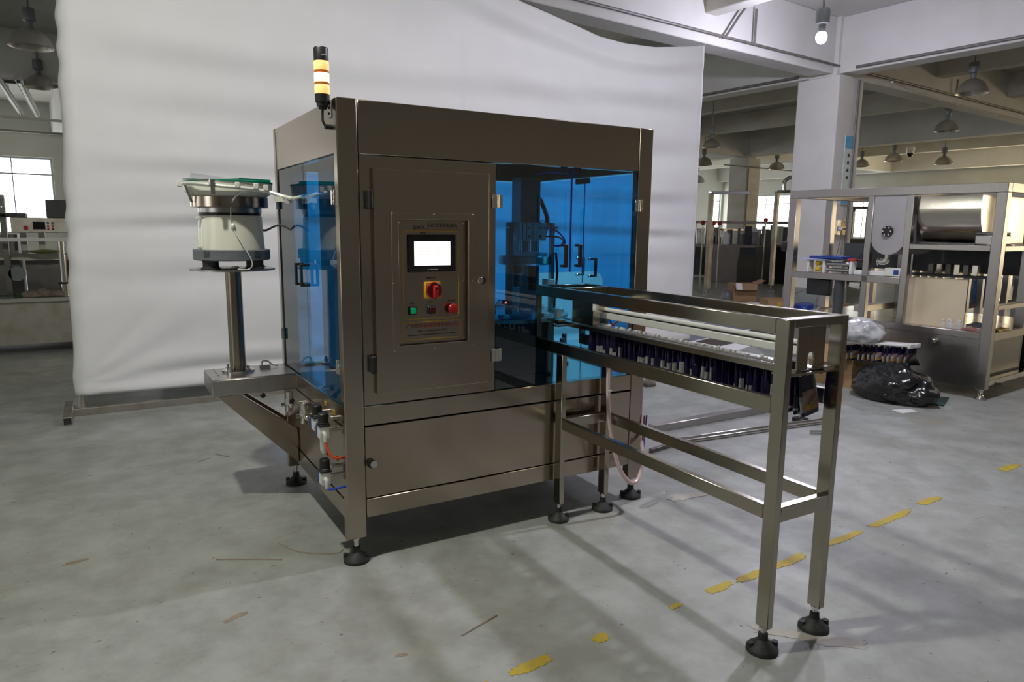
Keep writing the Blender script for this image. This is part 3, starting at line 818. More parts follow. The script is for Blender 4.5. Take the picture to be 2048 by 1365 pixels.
rrect(0.244, 0.486, 0.962, 1.309, 0.012, 0.0035, -0.0008, 0.0002, 'gold_border', gold_line, cp)
rrect(0.236, 0.494, 0.880, 0.953, 0.012, 0.0035, -0.0008, 0.0002, 'gold_border', gold_line, cp)
text_mesh('title_text', 'pack', 0.026, 0.315, -0.0005, 1.324, ink, cp)
text_mesh('title_text', '全自动灌装旋盖机', 0.0165, 0.412, -0.0005, 1.329, ink, cp)
MB().box(0.285, 0.482, -0.0008, 0.0002, 1.3135, 1.3147).build('title_underline', red_ink, cp, smooth=0)
text_mesh('company_text', '广州包装机械设备有限公司', 0.0185, 0.366, -0.0005, 0.935, red_ink, cp)
text_mesh('address_text', '地址：广州市白云区工业园', 0.0105, 0.366, -0.0005, 0.914, ink, cp)
MB().box(0.262, 0.470, -0.0008, 0.0002, 0.8975, 0.9005).build('address_text', ink, cp, smooth=0)
text_mesh('switch_text', '电源开关', 0.0105, 0.362, -0.0005, 1.124, ink, cp)
text_mesh('switch_text', '启动', 0.009, 0.280, -0.0005, 1.026, ink, cp)
text_mesh('switch_text', '停止', 0.009, 0.362, -0.0005, 1.028, ink, cp)
text_mesh('switch_text', '急停按钮', 0.009, 0.452, -0.0005, 1.030, ink, cp)
text_mesh('switch_text', '触摸屏', 0.008, 0.330, -0.0005, 1.300, ink, cp)
# touch screen
hm = MB().box(0.264, 0.469, -0.008, 0.0, 1.148, 1.294).build('touch_screen', black_plastic, mc, bevel=0.004, seg=2)
MB().box(0.290, 0.443, -0.0092, -0.0078, 1.174, 1.268).build('display', screen_mat, hm, smooth=0)
for r in range(3):
    for c4 in range(4):
        MB().box(0.306 + 0.0345 * c4, 0.328 + 0.0345 * c4, -0.0096, -0.0090, 1.240 - 0.0125 * r, 1.2435 - 0.0125 * r).build('display_text', screen_text, hm, smooth=0)
MB().box(0.355, 0.388, -0.0088, -0.0079, 1.1575, 1.160).build('maker_mark', alu_white, hm, smooth=0)
MB().cyl((0.348, -0.0079, 1.1585), (0.348, -0.0090, 1.1585), 0.0022, 10).build('indicator_dot', alu_white, hm)
# rotary switch
rs = MB().box(0.334, 0.400, -0.010, 0.0, 1.043, 1.110).build('rotary_switch', yellow_plastic, mc, bevel=0.002)
MB().cyl((0.369, -0.010, 1.0765), (0.369, -0.022, 1.0765), 0.0315, 32).build('switch_disc', dark_red, rs, bevel=0.002)
MB().cyl((0.369, -0.010, 1.0765), (0.369, -0.0195, 1.0765), 0.0335, 32).build('switch_rim', red_plastic, rs)
kn = MB().box(0.360, 0.378, -0.040, -0.022, 1.047, 1.088); kn.cyl((0.369, -0.040, 1.088), (0.369, -0.022, 1.088), 0.009, 16)
kn.build('switch_knob', red_plastic, rs, bevel=0.002)
for z in (1.093, 1.078): MB().box(0.3365, 0.3395, -0.0112, -0.0098, z - 0.003, z + 0.003).build('position_mark', ink, rs, smooth=0)
for x, m, nm in ((0.281, green_button, 'start_button'), (0.363, dark_red, 'stop_button')):
    bt = MB().box(x - 0.0155, x + 0.0155, -0.009, 0.0, 0.982, 1.014).build(nm, black_plastic, mc, bevel=0.002)
    MB().box(x - 0.010, x + 0.012, -0.013, -0.009, 0.987, 1.010).build('button_cap', m, bt, bevel=0.002)
es = MB().cyl((0.449, 0.0, 0.999), (0.449, -0.016, 0.999), 0.014, 20).build('emergency_stop', black_plastic, mc)
m4 = MB(Matrix.Translation((0.449, -0.014, 0.999)) @ Matrix.Rotation(PI / 2, 4, 'X'))
m4.lathe((0, 0, 0), [(0.015, 0), (0.0205, 0.003), (0.021, 0.009), (0.0185, 0.0125), (0.012, 0.014)], 28)
m4.build('mushroom_head', red_plastic, es)
for x, z in ((0.231, 1.340), (0.506, 1.340), (0.507, 1.112), (0.506, 0.874), (0.231, 0.874)):
    s = MB(Matrix.Translation((x, 0.0, z)) @ Matrix.Rotation(PI / 2, 4, 'X')); s.lathe((0, 0, 0), [(0.0035, 0), (0.0032, 0.0015), (0.0012, 0.0028)], 10); s.build('screw', steel_bright, cp)


# acrylic doors
def arc(cx, cz, r, a0, a1, n=8):
    return [(cx + r * math.cos(math.radians(a0 + (a1 - a0) * k / n)), cz + r * math.sin(math.radians(a0 + (a1 - a0) * k / n))) for k in range(n + 1)]


def front_door(poly, y0=0.008, y1=0.013):
    return MB().prism([(p[0], y0, p[1]) for p in poly], (0, y1 - y0, 0)).build('acrylic_door', blue_acrylic, mc, smooth=0)


def handle(parent, p, n, z0, z1, out=0.038, t=0.011):
    p = Vector(p); n = Vector(n); side = n.cross(Vector((0, 0, 1)))
    b = MB()
    for z in (z0, z1):
        a = Vector((p.x, p.y, z)); b.bar(a, a + n * out, 0.016, t)
    a = Vector((p.x, p.y, z0 - t / 2)) + n * (out - t / 2 + 0.002); c = Vector((p.x, p.y, z1 + t / 2)) + n * (out - t / 2 + 0.002)
    b.bar(a, c, 0.018, t, up=tuple(n))
    return b.build('handle', black_plastic, parent, bevel=0.003, seg=2)


def hinge(parent, p, n, z, w=0.052, h=0.054):
    p = Vector(p); n = Vector(n); s = n.cross(Vector((0, 0, 1)))
    b = MB()
    for k in (-1, 1):
        c = p + s * (k * w / 4) + n * 0.003 + Vector((0, 0, z))
        b.obox(c, s, n, (0, 0, 1), w / 4 - 0.002, 0.003, h / 2)
    b.cyl(p + n * 0.006 + Vector((0, 0, z - h / 2)), p + n * 0.006 + Vector((0, 0, z + h / 2)), 0.006, 12)
    for k in (-1, 1):
        for kz in (-1, 1):
            q = p + s * (k * w * 0.3) + n * 0.006 + Vector((0, 0, z + kz * h * 0.28)); b.cyl(q, q + n * 0.002, 0.004, 8)
    return b.build('hinge', steel_bright, parent, bevel=0.001)


ZD0, ZD1 = 0.637, 1.582
dl = front_door([(0.660, ZD0), (0.862, ZD0), (0.862, 1.132), (1.0355, 1.132), (1.0355, ZD1), (0.660, ZD1)])
dr2 = front_door([(1.408, ZD0), (1.408, ZD1), (1.0405, ZD1), (1.0405, 1.132)] + arc(1.170, 1.076, 0.056, 90, 0) + [(1.226, ZD0)])
for d, x in ((dl, 0.990), (dr2, 1.066)):
    handle(d, (x, 0.008, 0), (0, -1, 0), 1.160, 1.250)
for d, x in ((dl, 1.0355), (dr2, 1.0400)):
    MB().box(x - 0.0012, x + 0.0006, 0.0075, 0.0135, 1.132, ZD1).build('door_edge', blue_plastic, d, smooth=0)
for d, x in ((dl, 0.660), (dr2, 1.411)):
    for z in (1.430, 0.790): hinge(d, (x, 0.000, 0), (0, -1, 0), z)


def side_door(x0, x1, y0, y1):
    return MB().box(x0, x1, y0, y1, ZD0, ZD1).build('acrylic_door', blue_acrylic, mc, smooth=0)


d = side_door(0.006, 0.011, PY + 0.006, 0.512); handle(d, (0.006, 0.470, 0), (-1, 0, 0), 1.072, 1.158)
for z in (1.428, 0.788): hinge(d, (0.002, 0.062, 0), (-1, 0, 0), z, 0.040)
d = side_door(0.006, 0.011, 0.518, D - PY - 0.006); handle(d, (0.006, 0.560, 0), (-1, 0, 0), 1.072, 1.158)
for z in (1.428, 0.793): hinge(d, (0.002, 0.990, 0), (-1, 0, 0), z, 0.040)
d = side_door(W - 0.011, W - 0.006, PY + 0.006, 0.512); handle(d, (W - 0.006, 0.450, 0), (1, 0, 0), 1.075, 1.165)
MB().box(W - 0.0115, W - 0.0055, 0.5125, 0.5145, ZD0, ZD1).build('door_edge', blue_plastic, d, smooth=0)
d = side_door(W - 0.011, W - 0.006, 0.518, D - PY - 0.006); handle(d, (W - 0.006, 0.560, 0), (1, 0, 0), 1.075, 1.165)
for y in (0.45, 0.56):
    for z in (1.075, 1.165): MB().cyl((W - 0.011, y, z), (W - 0.018, y, z), 0.008, 12).build('handle_bolt', steel_bright, mc)
MB().box(0.140, 1.330, D - 0.013, D - 0.008, ZD0, ZD1).build('rear_acrylic', blue_acrylic, mc, smooth=0)
for x0, x1 in ((PX, 0.140), (1.335, W - PX)):
    MB().box(x0, x1, D - 0.05, D - 0.005, 0.632, 1.585).build('rear_stile', alu, mc, smooth=0)
for x in (1.005, 1.075):
    MB().box(x - 0.014, x + 0.014, 0.016, 0.030, 1.560, 1.585).build('door_catch', black_plastic, mc, smooth=0)
MB().box(W - 0.03, W - 0.014, 0.46, 0.57, 1.555, 1.583).build('door_catch', black_plastic, mc, smooth=0)

# mechanism behind the acrylic
MB().box(0.72, 1.13, 0.28, 0.86, 0.622, 0.878).build('drive_box', black_plastic, mc, bevel=0.004)
MB().box(1.10, 1.14, 0.275, 0.32, 0.622, 0.878).build('support_leg', steel_dark, mc, bevel=0.003)
tt = MB().lathe((1.0, 0.55, 0), [(0.335, 0.880), (0.335, 0.897), (0.33, 0.900)], 56).build('turntable', steel_grey, mc)
for k in range(8):
    a = PI / 4 * k + 0.3
    px, py = 1.0 + 0.29 * math.cos(a), 0.55 + 0.29 * math.sin(a)
    MB().box(px - 0.022, px + 0.022, py - 0.018, py + 0.018, 0.900, 0.918).build('pouch_gripper', alu, tt, bevel=0.002)
MB().box(1.150, 1.268, 0.62, 0.72, 0.90, 1.585).build('centre_column', steel_dark, mc, bevel=0.003)
MB().box(0.975, 1.000, 0.445, 0.475, 0.90, 1.350).build('head_side_plate', steel_dark, mc, bevel=0.002)
MB().box(1.232, 1.254, 0.455, 0.48, 0.90, 1.350).build('head_side_plate', steel_grey, mc, bevel=0.002)
MB().prism([(1.0, 0.478, 1.352), (1.236, 0.478, 1.352), (1.206, 0.478, 1.26), (1.03, 0.478, 1.26)], (0, 0.012, 0)).build('head_back_plate', steel_grey, mc, smooth=0)
cy = MB().box(1.020, 1.176, 0.418, 0.476, 1.263, 1.350).build('air_cylinder', alu, mc, bevel=0.002)
for x in (1.035, 1.058, 1.090, 1.100):
    MB().box(x, x + 0.004, 0.4165, 0.4185, 1.265, 1.348).build('cylinder_groove', dark_grey, cy, smooth=0)
for x, z in ((1.074, 1.324), (1.074, 1.283), (1.14, 1.283), (1.14, 1.324)):
    MB().cyl((x, 0.4185, z), (x, 0.4145, z), 0.006, 12).build('port', black_plastic, cy)
for x, y in ((0.972, 0.455), (1.256, 0.455)):
    for z in (1.325,): MB().cyl((x, y, z), (x, y - 0.012, z), 0.007, 10).build('bolt', steel_bright, mc)
for x in (1.045, 1.098, 1.152):
    MB().cyl((x, 0.447, 1.203), (x, 0.447, 1.264), 0.0055, 10).build('guide_rod', steel_bright, mc)
MB().box(1.030, 1.182, 0.415, 0.480, 1.184, 1.205).build('ram_plate', alu, mc, bevel=0.002)
MB().lathe((1.11, 0.52, 0), [(0.125, 1.140), (0.13, 1.145), (0.13, 1.180), (0.125, 1.185)], 40).build('capping_disc', steel_grey, mc)
MB().lathe((1.05, 0.48, 0), [(0.02, 1.03), (0.026, 1.04), (0.026, 1.09), (0.034, 1.10), (0.034, 1.14)], 20).build('capping_head', steel_dark, mc)
MB().lathe((1.14, 0.48, 0), [(0.028, 1.01), (0.03, 1.02), (0.03, 1.14)], 20).build('capping_head', black_plastic, mc)
MB().box(1.13, 1.175, 0.33, 0.38, 1.04, 1.075).build('cap_stop', alu, mc, bevel=0.003)
sp = MB().cyl((1.038, 0.46, 0.90), (1.038, 0.46, 1.035), 0.0045, 10).build('spring_rod', steel_bright, mc)
MB().tube([(1.038 + 0.008 * math.cos(k * 1.05), 0.46 + 0.008 * math.sin(k * 1.05), 0.985 + 0.0011 * k) for k in range(36)], 0.0015, 5, 1).build('spring', steel_bright, sp)
sn = MB().box(0.955, 0.968, 0.445, 0.475, 0.945, 0.968).build('sensor', dark_grey, mc, bevel=0.002)
MB().sphere((0.9600, 0.443, 0.957), 0.0055, 10, 8).build('sensor_led', red_led, sn)
MB().tube([(0.966, 0.46, 0.95), (0.93, 0.45, 0.97), (0.91, 0.46, 0.94), (0.915, 0.47, 0.90)], 0.0025, 6).build('sensor_cable', black_plastic, sn)
MB().tube([(1.16, 0.42, 1.325), (1.21, 0.38, 1.31), (1.245, 0.36, 1.27), (1.245, 0.37, 1.24), (1.21, 0.40, 1.235)], 0.0045, 8).build('air_hose', blue_hose, mc)
MB().tube([(1.17, 0.42, 1.283), (1.22, 0.38, 1.280), (1.255, 0.38, 1.262), (1.27, 0.42, 1.24)], 0.0042, 8).build('air_hose', red_hose, mc)
MB().tube([(1.13, 0.42, 1.34), (1.145, 0.41, 1.36), (1.165, 0.42, 1.355)], 0.003, 6).build('air_hose', white_plastic, mc)
MB().tube([(1.25, 0.60, 1.30), (1.30, 0.60, 1.36), (1.30, 0.66, 1.46), (1.29, 0.70, 1.50)], 0.012, 8).build('cable_bundle', black_plastic, mc)
MB().tube([(1.257, 0.45, 1.2), (1.262, 0.44, 1.10), (1.258, 0.45, 1.0), (1.26, 0.46, 0.9)], 0.006, 8).build('cable_bundle', black_plastic, mc)
MB().tube([(1.04, 0.3, 1.575), (1.07, 0.22, 1.58), (1.14, 0.18, 1.575)], 0.006, 8).build('roof_hose', blue_hose, mc)
for x, y in ((1.085, 0.25), (1.205, 0.30), (1.30, 0.42)):
    MB().cyl((x, y, 0.622), (x, y, 0.78), 0.013, 14).build('guide_post', steel_dark, mc)
    MB().lathe((x, y, 0.622), [(0.026, 0), (0.026, 0.010), (0.014, 0.012)], 16).build('post_base', black_plastic, mc)

# signal tower
tx, ty = -0.0265, 0.072
tw = MB().lathe((tx, ty, 0), [(0.014, 1.742), (0.016, 1.750), (0.021, 1.752), (0.022, 1.763), (0.0255, 1.766), (0.0265, 1.793), (0.026, 1.7935)], 28).build('signal_tower', black_plastic, mc)
for z0, z1, m in ((1.7935, 1.8255, amber), (1.8345, 1.8660, amber_bright), (1.8755, 1.9070, amber)):
    MB().lathe((tx, ty, 0), [(0.0258, z0), (0.0266, z0 + 0.002), (0.0266, z1 - 0.002), (0.0258, z1)], 28).build('lens', m, tw)
for z0, z1 in ((1.8255, 1.8345), (1.8660, 1.8755)):
    MB().lathe((tx, ty, 0), [(0.0255, z0), (0.0255, z1)], 28).build('lens_ring', amber_rim, tw)
MB().lathe((tx, ty, 0), [(0.0262, 1.9070), (0.0262, 1.950), (0.024, 1.954), (0.01, 1.955)], 28).build('tower_cap', black_plastic, tw)
MB().box(tx - 0.006, tx + 0.014, ty - 0.0262, ty - 0.0255, 1.924, 1.927).build('maker_mark', alu_white, tw, smooth=0)
MB().box(-0.004, 0.003, 0.052, 0.088, 1.714, 1.768).build('tower_bracket', steel_grey, tw, smooth=0, bevel=0.001)
for z in (1.748, 1.728): MB().cyl((-0.004, 0.070, z), (-0.008, 0.070, z), 0.0045, 10).build('bracket_screw', black_plastic, tw)
MB().tube([(tx, ty, 1.745), (tx - 0.001, ty + 0.002, 1.72), (tx + 0.000, ty + 0.003, 1.70), (tx + 0.010, ty + 0.003, 1.685), (0.0, ty + 0.004, 1.682)], 0.0045, 8).build('tower_cable', black_rubber, tw)
MB().cyl((-0.020, ty + 0.004, 1.682), (0.003, ty + 0.004, 1.682), 0.009, 14).build('cable_gland', black_plastic, tw)

# side table with its struts
TX0, TY0, TY1 = -0.369, 0.763, 1.040
tb = MB().box(TX0, 0.0, TY0, TY1, 0.630, 0.634)
tb.box(TX0, 0.0, TY0, TY0 + 0.003, 0.557, 0.630); tb.box(TX0, 0.0, TY1 - 0.003, TY1, 0.557, 0.630); tb.box(TX0, TX0 + 0.003, TY0 + 0.003, TY1 - 0.003, 0.557, 0.630)
tb = tb.build('side_table', steel_grey, mc, bevel=0.0015)
for y0 in (TY0 + 0.002, TY1 - 0.047):
    MB().prism([(-0.352, y0, 0.557), (-0.250, y0, 0.557), (0.0, y0, 0.362), (0.0, y0, 0.190)], (0, 0.045, 0)).build('table_strut', steel, tb, bevel=0.002)
for k in range(3): MB().bar((-0.328, 1.030 - 0.066 * k, 0.6342), (-0.328, 0.985 - 0.066 * k, 0.6342), 0.003, 0.0008).build('slot', ink, tb, smooth=0)

# valves and regulators on the lower side panel


def regulator(name, y, z, x=-0.052, k=1.3):
    r = MB().box(x - 0.015 * k, x + 0.015 * k, y - 0.016 * k, y + 0.016 * k, z - 0.040 * k, z).build(name, alu, mc, bevel=0.003)
    MB().box(x - 0.0165 * k, x + 0.0165 * k, y + 0.0165 * k, y + 0.030 * k, z - 0.040 * k, z - 0.004).build('gauge', blue_plastic, r, bevel=0.002)
    MB().box(x - 0.0175 * k, x + 0.0175 * k, y - 0.018 * k, y + 0.018 * k, z, z + 0.006 * k).build('collar', black_plastic, r, bevel=0.001)
    MB().lathe((x, y, z + 0.006 * k), [(0.017 * k, 0), (0.0175 * k, 0.004), (0.0155 * k, 0.006), (0.0155 * k, 0.030 * k), (0.0125 * k, 0.034 * k)], 20).build('knob', black_plastic, r)
    MB().tube([(x - 0.004, y - 0.016 * k, z - 0.018 * k), (x - 0.006, y - 0.030 * k, z - 0.018 * k), (x - 0.005, y - 0.034 * k, z - 0.026 * k), (x - 0.005, y - 0.034 * k, z - 0.042 * k)], 0.0075, 10).build('elbow', white_plastic, r)
    MB().cyl((0.004, y, z - 0.02), (x + 0.013, y, z - 0.02), 0.008, 10).build('mount_stud', steel_bright, r)
    return r


for nm, x, y, z, lever in (('lever_valve', -0.05, 0.70, 0.50, ((-0.052, 0.705, 0.553), (-0.155, 0.752, 0.545))), ('lever_valve', -0.05, 0.415, 0.512, ((-0.05, 0.42, 0.565), (-0.088, 0.475, 0.570)))):
    v = MB().lathe((x, y, z), [(0.017, 0.0), (0.021, 0.004), (0.021, 0.030), (0.0165, 0.033), (0.0165, 0.060), (0.0145, 0.062)], 20).build(nm, steel_bright, mc)
    MB().cyl((x, y - 0.042, z + 0.004), (x, y + 0.042, z + 0.004), 0.009, 14).build('pipe_body', steel_bright, v)
    MB().cyl((x - 0.034, y, z + 0.004), (0.004, y, z + 0.004), 0.009, 14).build('pipe_stub', steel_bright, v)
    MB().cyl((x, y, z - 0.030), (x, y, z + 0.004), 0.018, 16, 0.014).build('drain_cup', steel_grey, v)
    for yy in (y - 0.042, y + 0.042): MB().sphere((x, yy, z + 0.004), 0.012, 12, 8).build('union_nut', steel_bright, v)
    MB().cyl(lever[0], lever[1], 0.0032, 8).build('lever', steel_bright, v)
    MB().sphere(lever[1], 0.0125, 14, 10).build('lever_ball', black_gloss, v)
regulator('pressure_regulator', 0.205, 0.560)
r2 = regulator('pressure_regulator', 0.115, 0.548)
MB().lathe((-0.052, 0.115, 0), [(0.004, 0.430), (0.012, 0.440), (0.015, 0.450), (0.015, 0.496)], 16).build('filter_bowl', alu_white, r2)
regulator('pressure_regulator', 0.115, 0.360)
MB().tube([(-0.057, 0.071, 0.496), (-0.050, 0.060, 0.458), (-0.030, 0.052, 0.430), (0.004, 0.060, 0.424)], 0.0048, 8).build('orange_air_hose', orange_hose, mc)
MB().tube([(-0.057, 0.071, 0.306), (-0.045, 0.064, 0.300), (0.004, 0.062, 0.302)], 0.005, 8).build('blue_air_fitting', blue_hose, mc)
for y, z in ((0.265, 0.566), (0.145, 0.566), (0.13, 0.372), (0.30, 0.53)):
    MB().cyl((0.004, y, z), (-0.024, y, z), 0.008, 12).build('panel_stud', steel_bright, mc)
for y, z, w in ((0.270, 0.597, 0.030), (0.150, 0.586, 0.034), (0.280, 0.374, 0.026), (0.132, 0.398, 0.02)):
    lb = MB().box(0.0006, 0.0032, y - w / 2, y + w / 2, z - 0.008, z + 0.008).build('yellow_label', yellow_plastic, mc, smooth=0)
    MB().box(0.0001, 0.0008, y - w * 0.33, y + w * 0.33, z - 0.003, z + 0.003).build('label_text', ink, lb, smooth=0)

# ------------------------------------------------------------------ bowl feeder on its pole
fx, fy = -0.230, 0.925
bf = thing('bowl_feeder', 'vibratory bowl feeder with cream drum and green-lined bowl on a steel pole', 'feeder', (fx, fy, 0.634))


def fl(prof, name, m, n=48, parent=None, c=(fx, fy, 0)):
    return MB().lathe(c, prof, n).build(name, m, parent or bf)


fg = fl([(0.073, 0.634), (0.073, 0.643), (0.071, 0.645)], 'base_flange', steel_bright)
for k in range(4):
    a = PI / 4 + PI / 2 * k
    q = (fx + 0.056 * math.cos(a), fy + 0.056 * math.sin(a))
    MB().lathe((q[0], q[1], 0.645), [(0.012, 0), (0.012, 0.008), (0.006, 0.009), (0.006, 0.022)], 6).build('bolt', steel_bright, fg)
fl([(0.036, 0.640), (0.036, 1.118)], 'pole', steel)
fl([(0.186, 1.118), (0.186, 1.125), (0.184, 1.126)], 'top_plate', steel_grey, 64)
for k in range(3):
    a = (math.radians(214), math.radians(308), math.radians(25))[k]
    q = (fx + 0.125 * math.cos(a), fy + 0.125 * math.sin(a))
    fl([(0.042, 1.125), (0.042, 1.131), (0.034, 1.137), (0.034, 1.160), (0.038, 1.166)], 'rubber_mount', black_rubber, 20, None, (q[0], q[1], 0))
bs = fl([(0.160, 1.164), (0.167, 1.168), (0.167, 1.210), (0.160, 1.213)], 'base_ring', grey_cast, 64)
for a in (math.radians(222), math.radians(300)):
    p = Vector((fx + 0.163 * math.cos(a), fy + 0.163 * math.sin(a), 1.195))
    MB().obox(p, (-math.sin(a), math.cos(a), 0), (math.cos(a), math.sin(a), 0), (0, 0, 1), 0.014, 0.006, 0.012).build('pocket', dark_grey, bs, smooth=0)
dm = fl([(0.145, 1.213), (0.145, 1.222), (0.1405, 1.300), (0.1375, 1.362), (0.134, 1.366)], 'drum', drum_white, 64)
for z in (1.225, 1.352):
    a = math.radians(200)
    p = Vector((fx + 0.150 * math.cos(a), fy + 0.150 * math.sin(a), z))
    MB().obox(p, (-math.sin(a), math.cos(a), 0), (math.cos(a), math.sin(a), 0), (0, 0, 1), 0.009, 0.010, 0.006).build('clip', white_plastic, dm, bevel=0.002)
fl([(0.134, 1.366), (0.134, 1.378)], 'black_band', black_plastic, 64)
fl([(0.138, 1.378), (0.138, 1.400)], 'neck_ring', steel_grey, 64)
fl([(0.140, 1.398), (0.168, 1.402), (0.168, 1.446), (0.160, 1.449)], 'lower_bowl', steel, 64)
MB().lathe((fx, fy, 0), [(0.160, 1.447), (0.186, 1.470), (0.190, 1.512), (0.186, 1.512), (0.182, 1.472), (0.150, 1.452)], 64, True, True).build('upper_bowl', drum_white, bf)
MB().lathe((fx, fy, 0), [(0.191, 1.509), (0.1915, 1.517), (0.150, 1.522), (0.140, 1.500), (0.02, 1.498)], 64, False, True).build('green_lining', green_lining, bf)
MB().prism([(fx + 0.02, fy - 0.16, 1.515), (fx + 0.17, fy - 0.08, 1.515), (fx + 0.14, fy + 0.08, 1.515), (fx - 0.02, fy + 0.02, 1.515)], (0, 0, 0.014)).build('lining_flap', green_lining, bf, smooth=0)
# outfeed track with clamps
ch = [(-0.425, 0.86, 1.500), (-0.385, 0.775, 1.497), (-0.31, 0.722, 1.490), (-0.20, 0.700, 1.482), (-0.11, 0.690, 1.470), (-0.055, 0.66, 1.452), (-0.02, 0.62, 1.440)]
MB().tube(ch, 0.0085, 8).build('outfeed_track', alu_white, bf)
MB().tube([(p[0], p[1] - 0.004, p[2] + 0.018) for p in ch[:5]], 0.0035, 8).build('guide_wire', steel_bright, bf)
MB().tube([(-0.018, 0.62, 1.440), (0.03, 0.55, 1.452), (0.10, 0.47, 1.462)], 0.007, 8).build('outfeed_track', alu_white, bf)
MB().prism([(-0.405, 0.83, 1.500), (-0.398, 0.82, 1.545), (-0.20, 0.71, 1.515), (-0.20, 0.712, 1.492)], (0.003, 0.003, 0)).build('guard_plate', clear_film, bf, smooth=0)
for x, y, z in ((-0.44, 0.865, 1.497), (-0.33, 0.725, 1.50), (-0.23, 0.70, 1.492), (-0.155, 0.692, 1.490), (-0.115, 0.682, 1.484)):
    MB().box(x - 0.010, x + 0.010, y - 0.010, y + 0.010, z - 0.012, z + 0.014).build('clamp', white_plastic, bf, bevel=0.003)
MB().box(-0.335, -0.318, 0.712, 0.722, 1.452, 1.515).build('track_bracket', steel_grey, bf, smooth=0)
MB().bar((-0.42, 0.85, 1.495), (-0.395, 0.865, 1.42), 0.012, 0.004).build('track_bracket', steel_grey, bf, smooth=0)
MB().box(-0.085, -0.045, 0.652, 0.662, 1.425, 1.447).build('tape_flag', drum_white, bf, smooth=0)
MB().box(-0.045, -0.015, 0.636, 0.646, 1.420, 1.440).build('tape_flag', alu_white, bf, smooth=0)
MB().tube([(-0.13, 0.69, 1.475), (-0.21, 0.72, 1.462), (-0.245, 0.76, 1.42), (-0.250, 0.778, 1.36), (-0.243, 0.785, 1.31), (-0.21, 0.76, 1.24), (-0.175, 0.748, 1.16), (-0.19, 0.755, 1.128), (-0.235, 0.765, 1.129)], 0.0028, 6).build('air_tube', clear_film if False else alu_white, bf)
MB().sphere((-0.243, 0.783, 1.318), 0.010, 8, 6, (1, 1, 1.4)).build('tube_joint', alu, bf)
MB().sphere((-0.243, 0.772, 1.134), 0.014, 10, 6, (1.3, 0.8, 0.7)).build('tube_foot', black_plastic, bf)
MB().tube([(-0.098, 0.86, 1.300), (-0.085, 0.845, 1.302), (-0.05, 0.815, 1.322), (-0.02, 0.80, 1.322), (0.012, 0.77, 1.300)], 0.005, 8).build('power_cable', black_rubber, bf)
c9 = thing('hose_clamp', 'small loose steel clamp with a bent cable lying on the side table', 'clamp', (-0.10, 0.955, 0.634))
MB().box(-0.128, -0.078, 0.945, 0.949, 0.634, 0.650).build('clamp_band', steel_bright, c9, smooth=0)
MB().box(-0.128, -0.124, 0.949, 0.975, 0.634, 0.650).build('clamp_band', steel_bright, c9, smooth=0)
MB().box(-0.122, -0.082, 0.950, 0.972, 0.634, 0.645).build('clamp_block', black_plastic, c9, smooth=0, bevel=0.002)
MB().tube([(-0.115, 0.965, 0.648), (-0.11, 0.97, 0.665), (-0.085, 0.97, 0.664), (-0.065, 0.962, 0.646), (-0.04, 0.955, 0.640)], 0.0035, 8).build('cable', steel_grey, c9)
# ------------------------------------------------------------------ pouch conveyor frame
CX0, CX1 = 0.957, 1.235
TW, TD = 0.025, 0.048
YN, YF, YE = -1.224, -0.066, 0.168
cv = thing('pouch_conveyor', 'open steel tube frame conveyor carrying pouches out of the capping machine', 'conveyor', (1.096, -0.5, 0))
for x in (CX0, CX1 - TW):
    MB().box(x, x + TW, YN, YN + TD, 0.083, 1.066).build('leg', steel_tube, cv, bevel=0.002)
    MB().box(x, x + TW, YF, YF + TD, 0.083, 0.772).build('leg', steel_tube, cv, bevel=0.002)
    foot(cv, x + TW / 2, YN + TD / 2, 0.083, 0.050)
    foot(cv, x + TW / 2, YF + TD / 2, 0.083, 0.048)
    MB().box(x, x + TW, YN + TD + 0.0005, YE, 1.020, 1.066).build('top_rail', steel_tube, cv, bevel=0.002)
    MB().box(x, x + TW, YN + TD + 0.0005, YE, 0.774, 0.824).build('middle_rail', steel_tube, cv, bevel=0.002)
    MB().box(x, x + TW, YN + TD + 0.0005, YF - 0.0005, 0.437, 0.482).build('lower_rail', steel_tube, cv, bevel=0.002)
    MB().box(x, x + TW, YE - 0.022, YE, 0.8245, 1.0195).build('end_upright', steel_tube, cv, bevel=0.002)
xi0, xi1 = CX0 + TW + 0.0005, CX1 - TW - 0.0005
MB().box(xi0, xi1, YN + 0.0005, YN + TD - 0.003, 1.040, 1.066).build('cross_rail', steel_tube, cv, bevel=0.002)
MB().box(xi0, xi1, YN + 0.001, YN + 0.028, 0.435, 0.484).build('cross_rail', steel_tube, cv, bevel=0.002)
MB().box(xi0, xi1, YF + 0.005, YF + 0.04, 0.437, 0.482).build('cross_rail', steel_tube, cv, bevel=0.002)
MB().box(xi0, xi1, -0.045, -0.02, 1.024, 1.066).build('cross_rail', steel_tube, cv, bevel=0.002)
MB().box(xi0, xi1, YE - 0.04, YE - 0.01, 1.040, 1.066).build('cross_rail', steel_tube, cv, bevel=0.002)
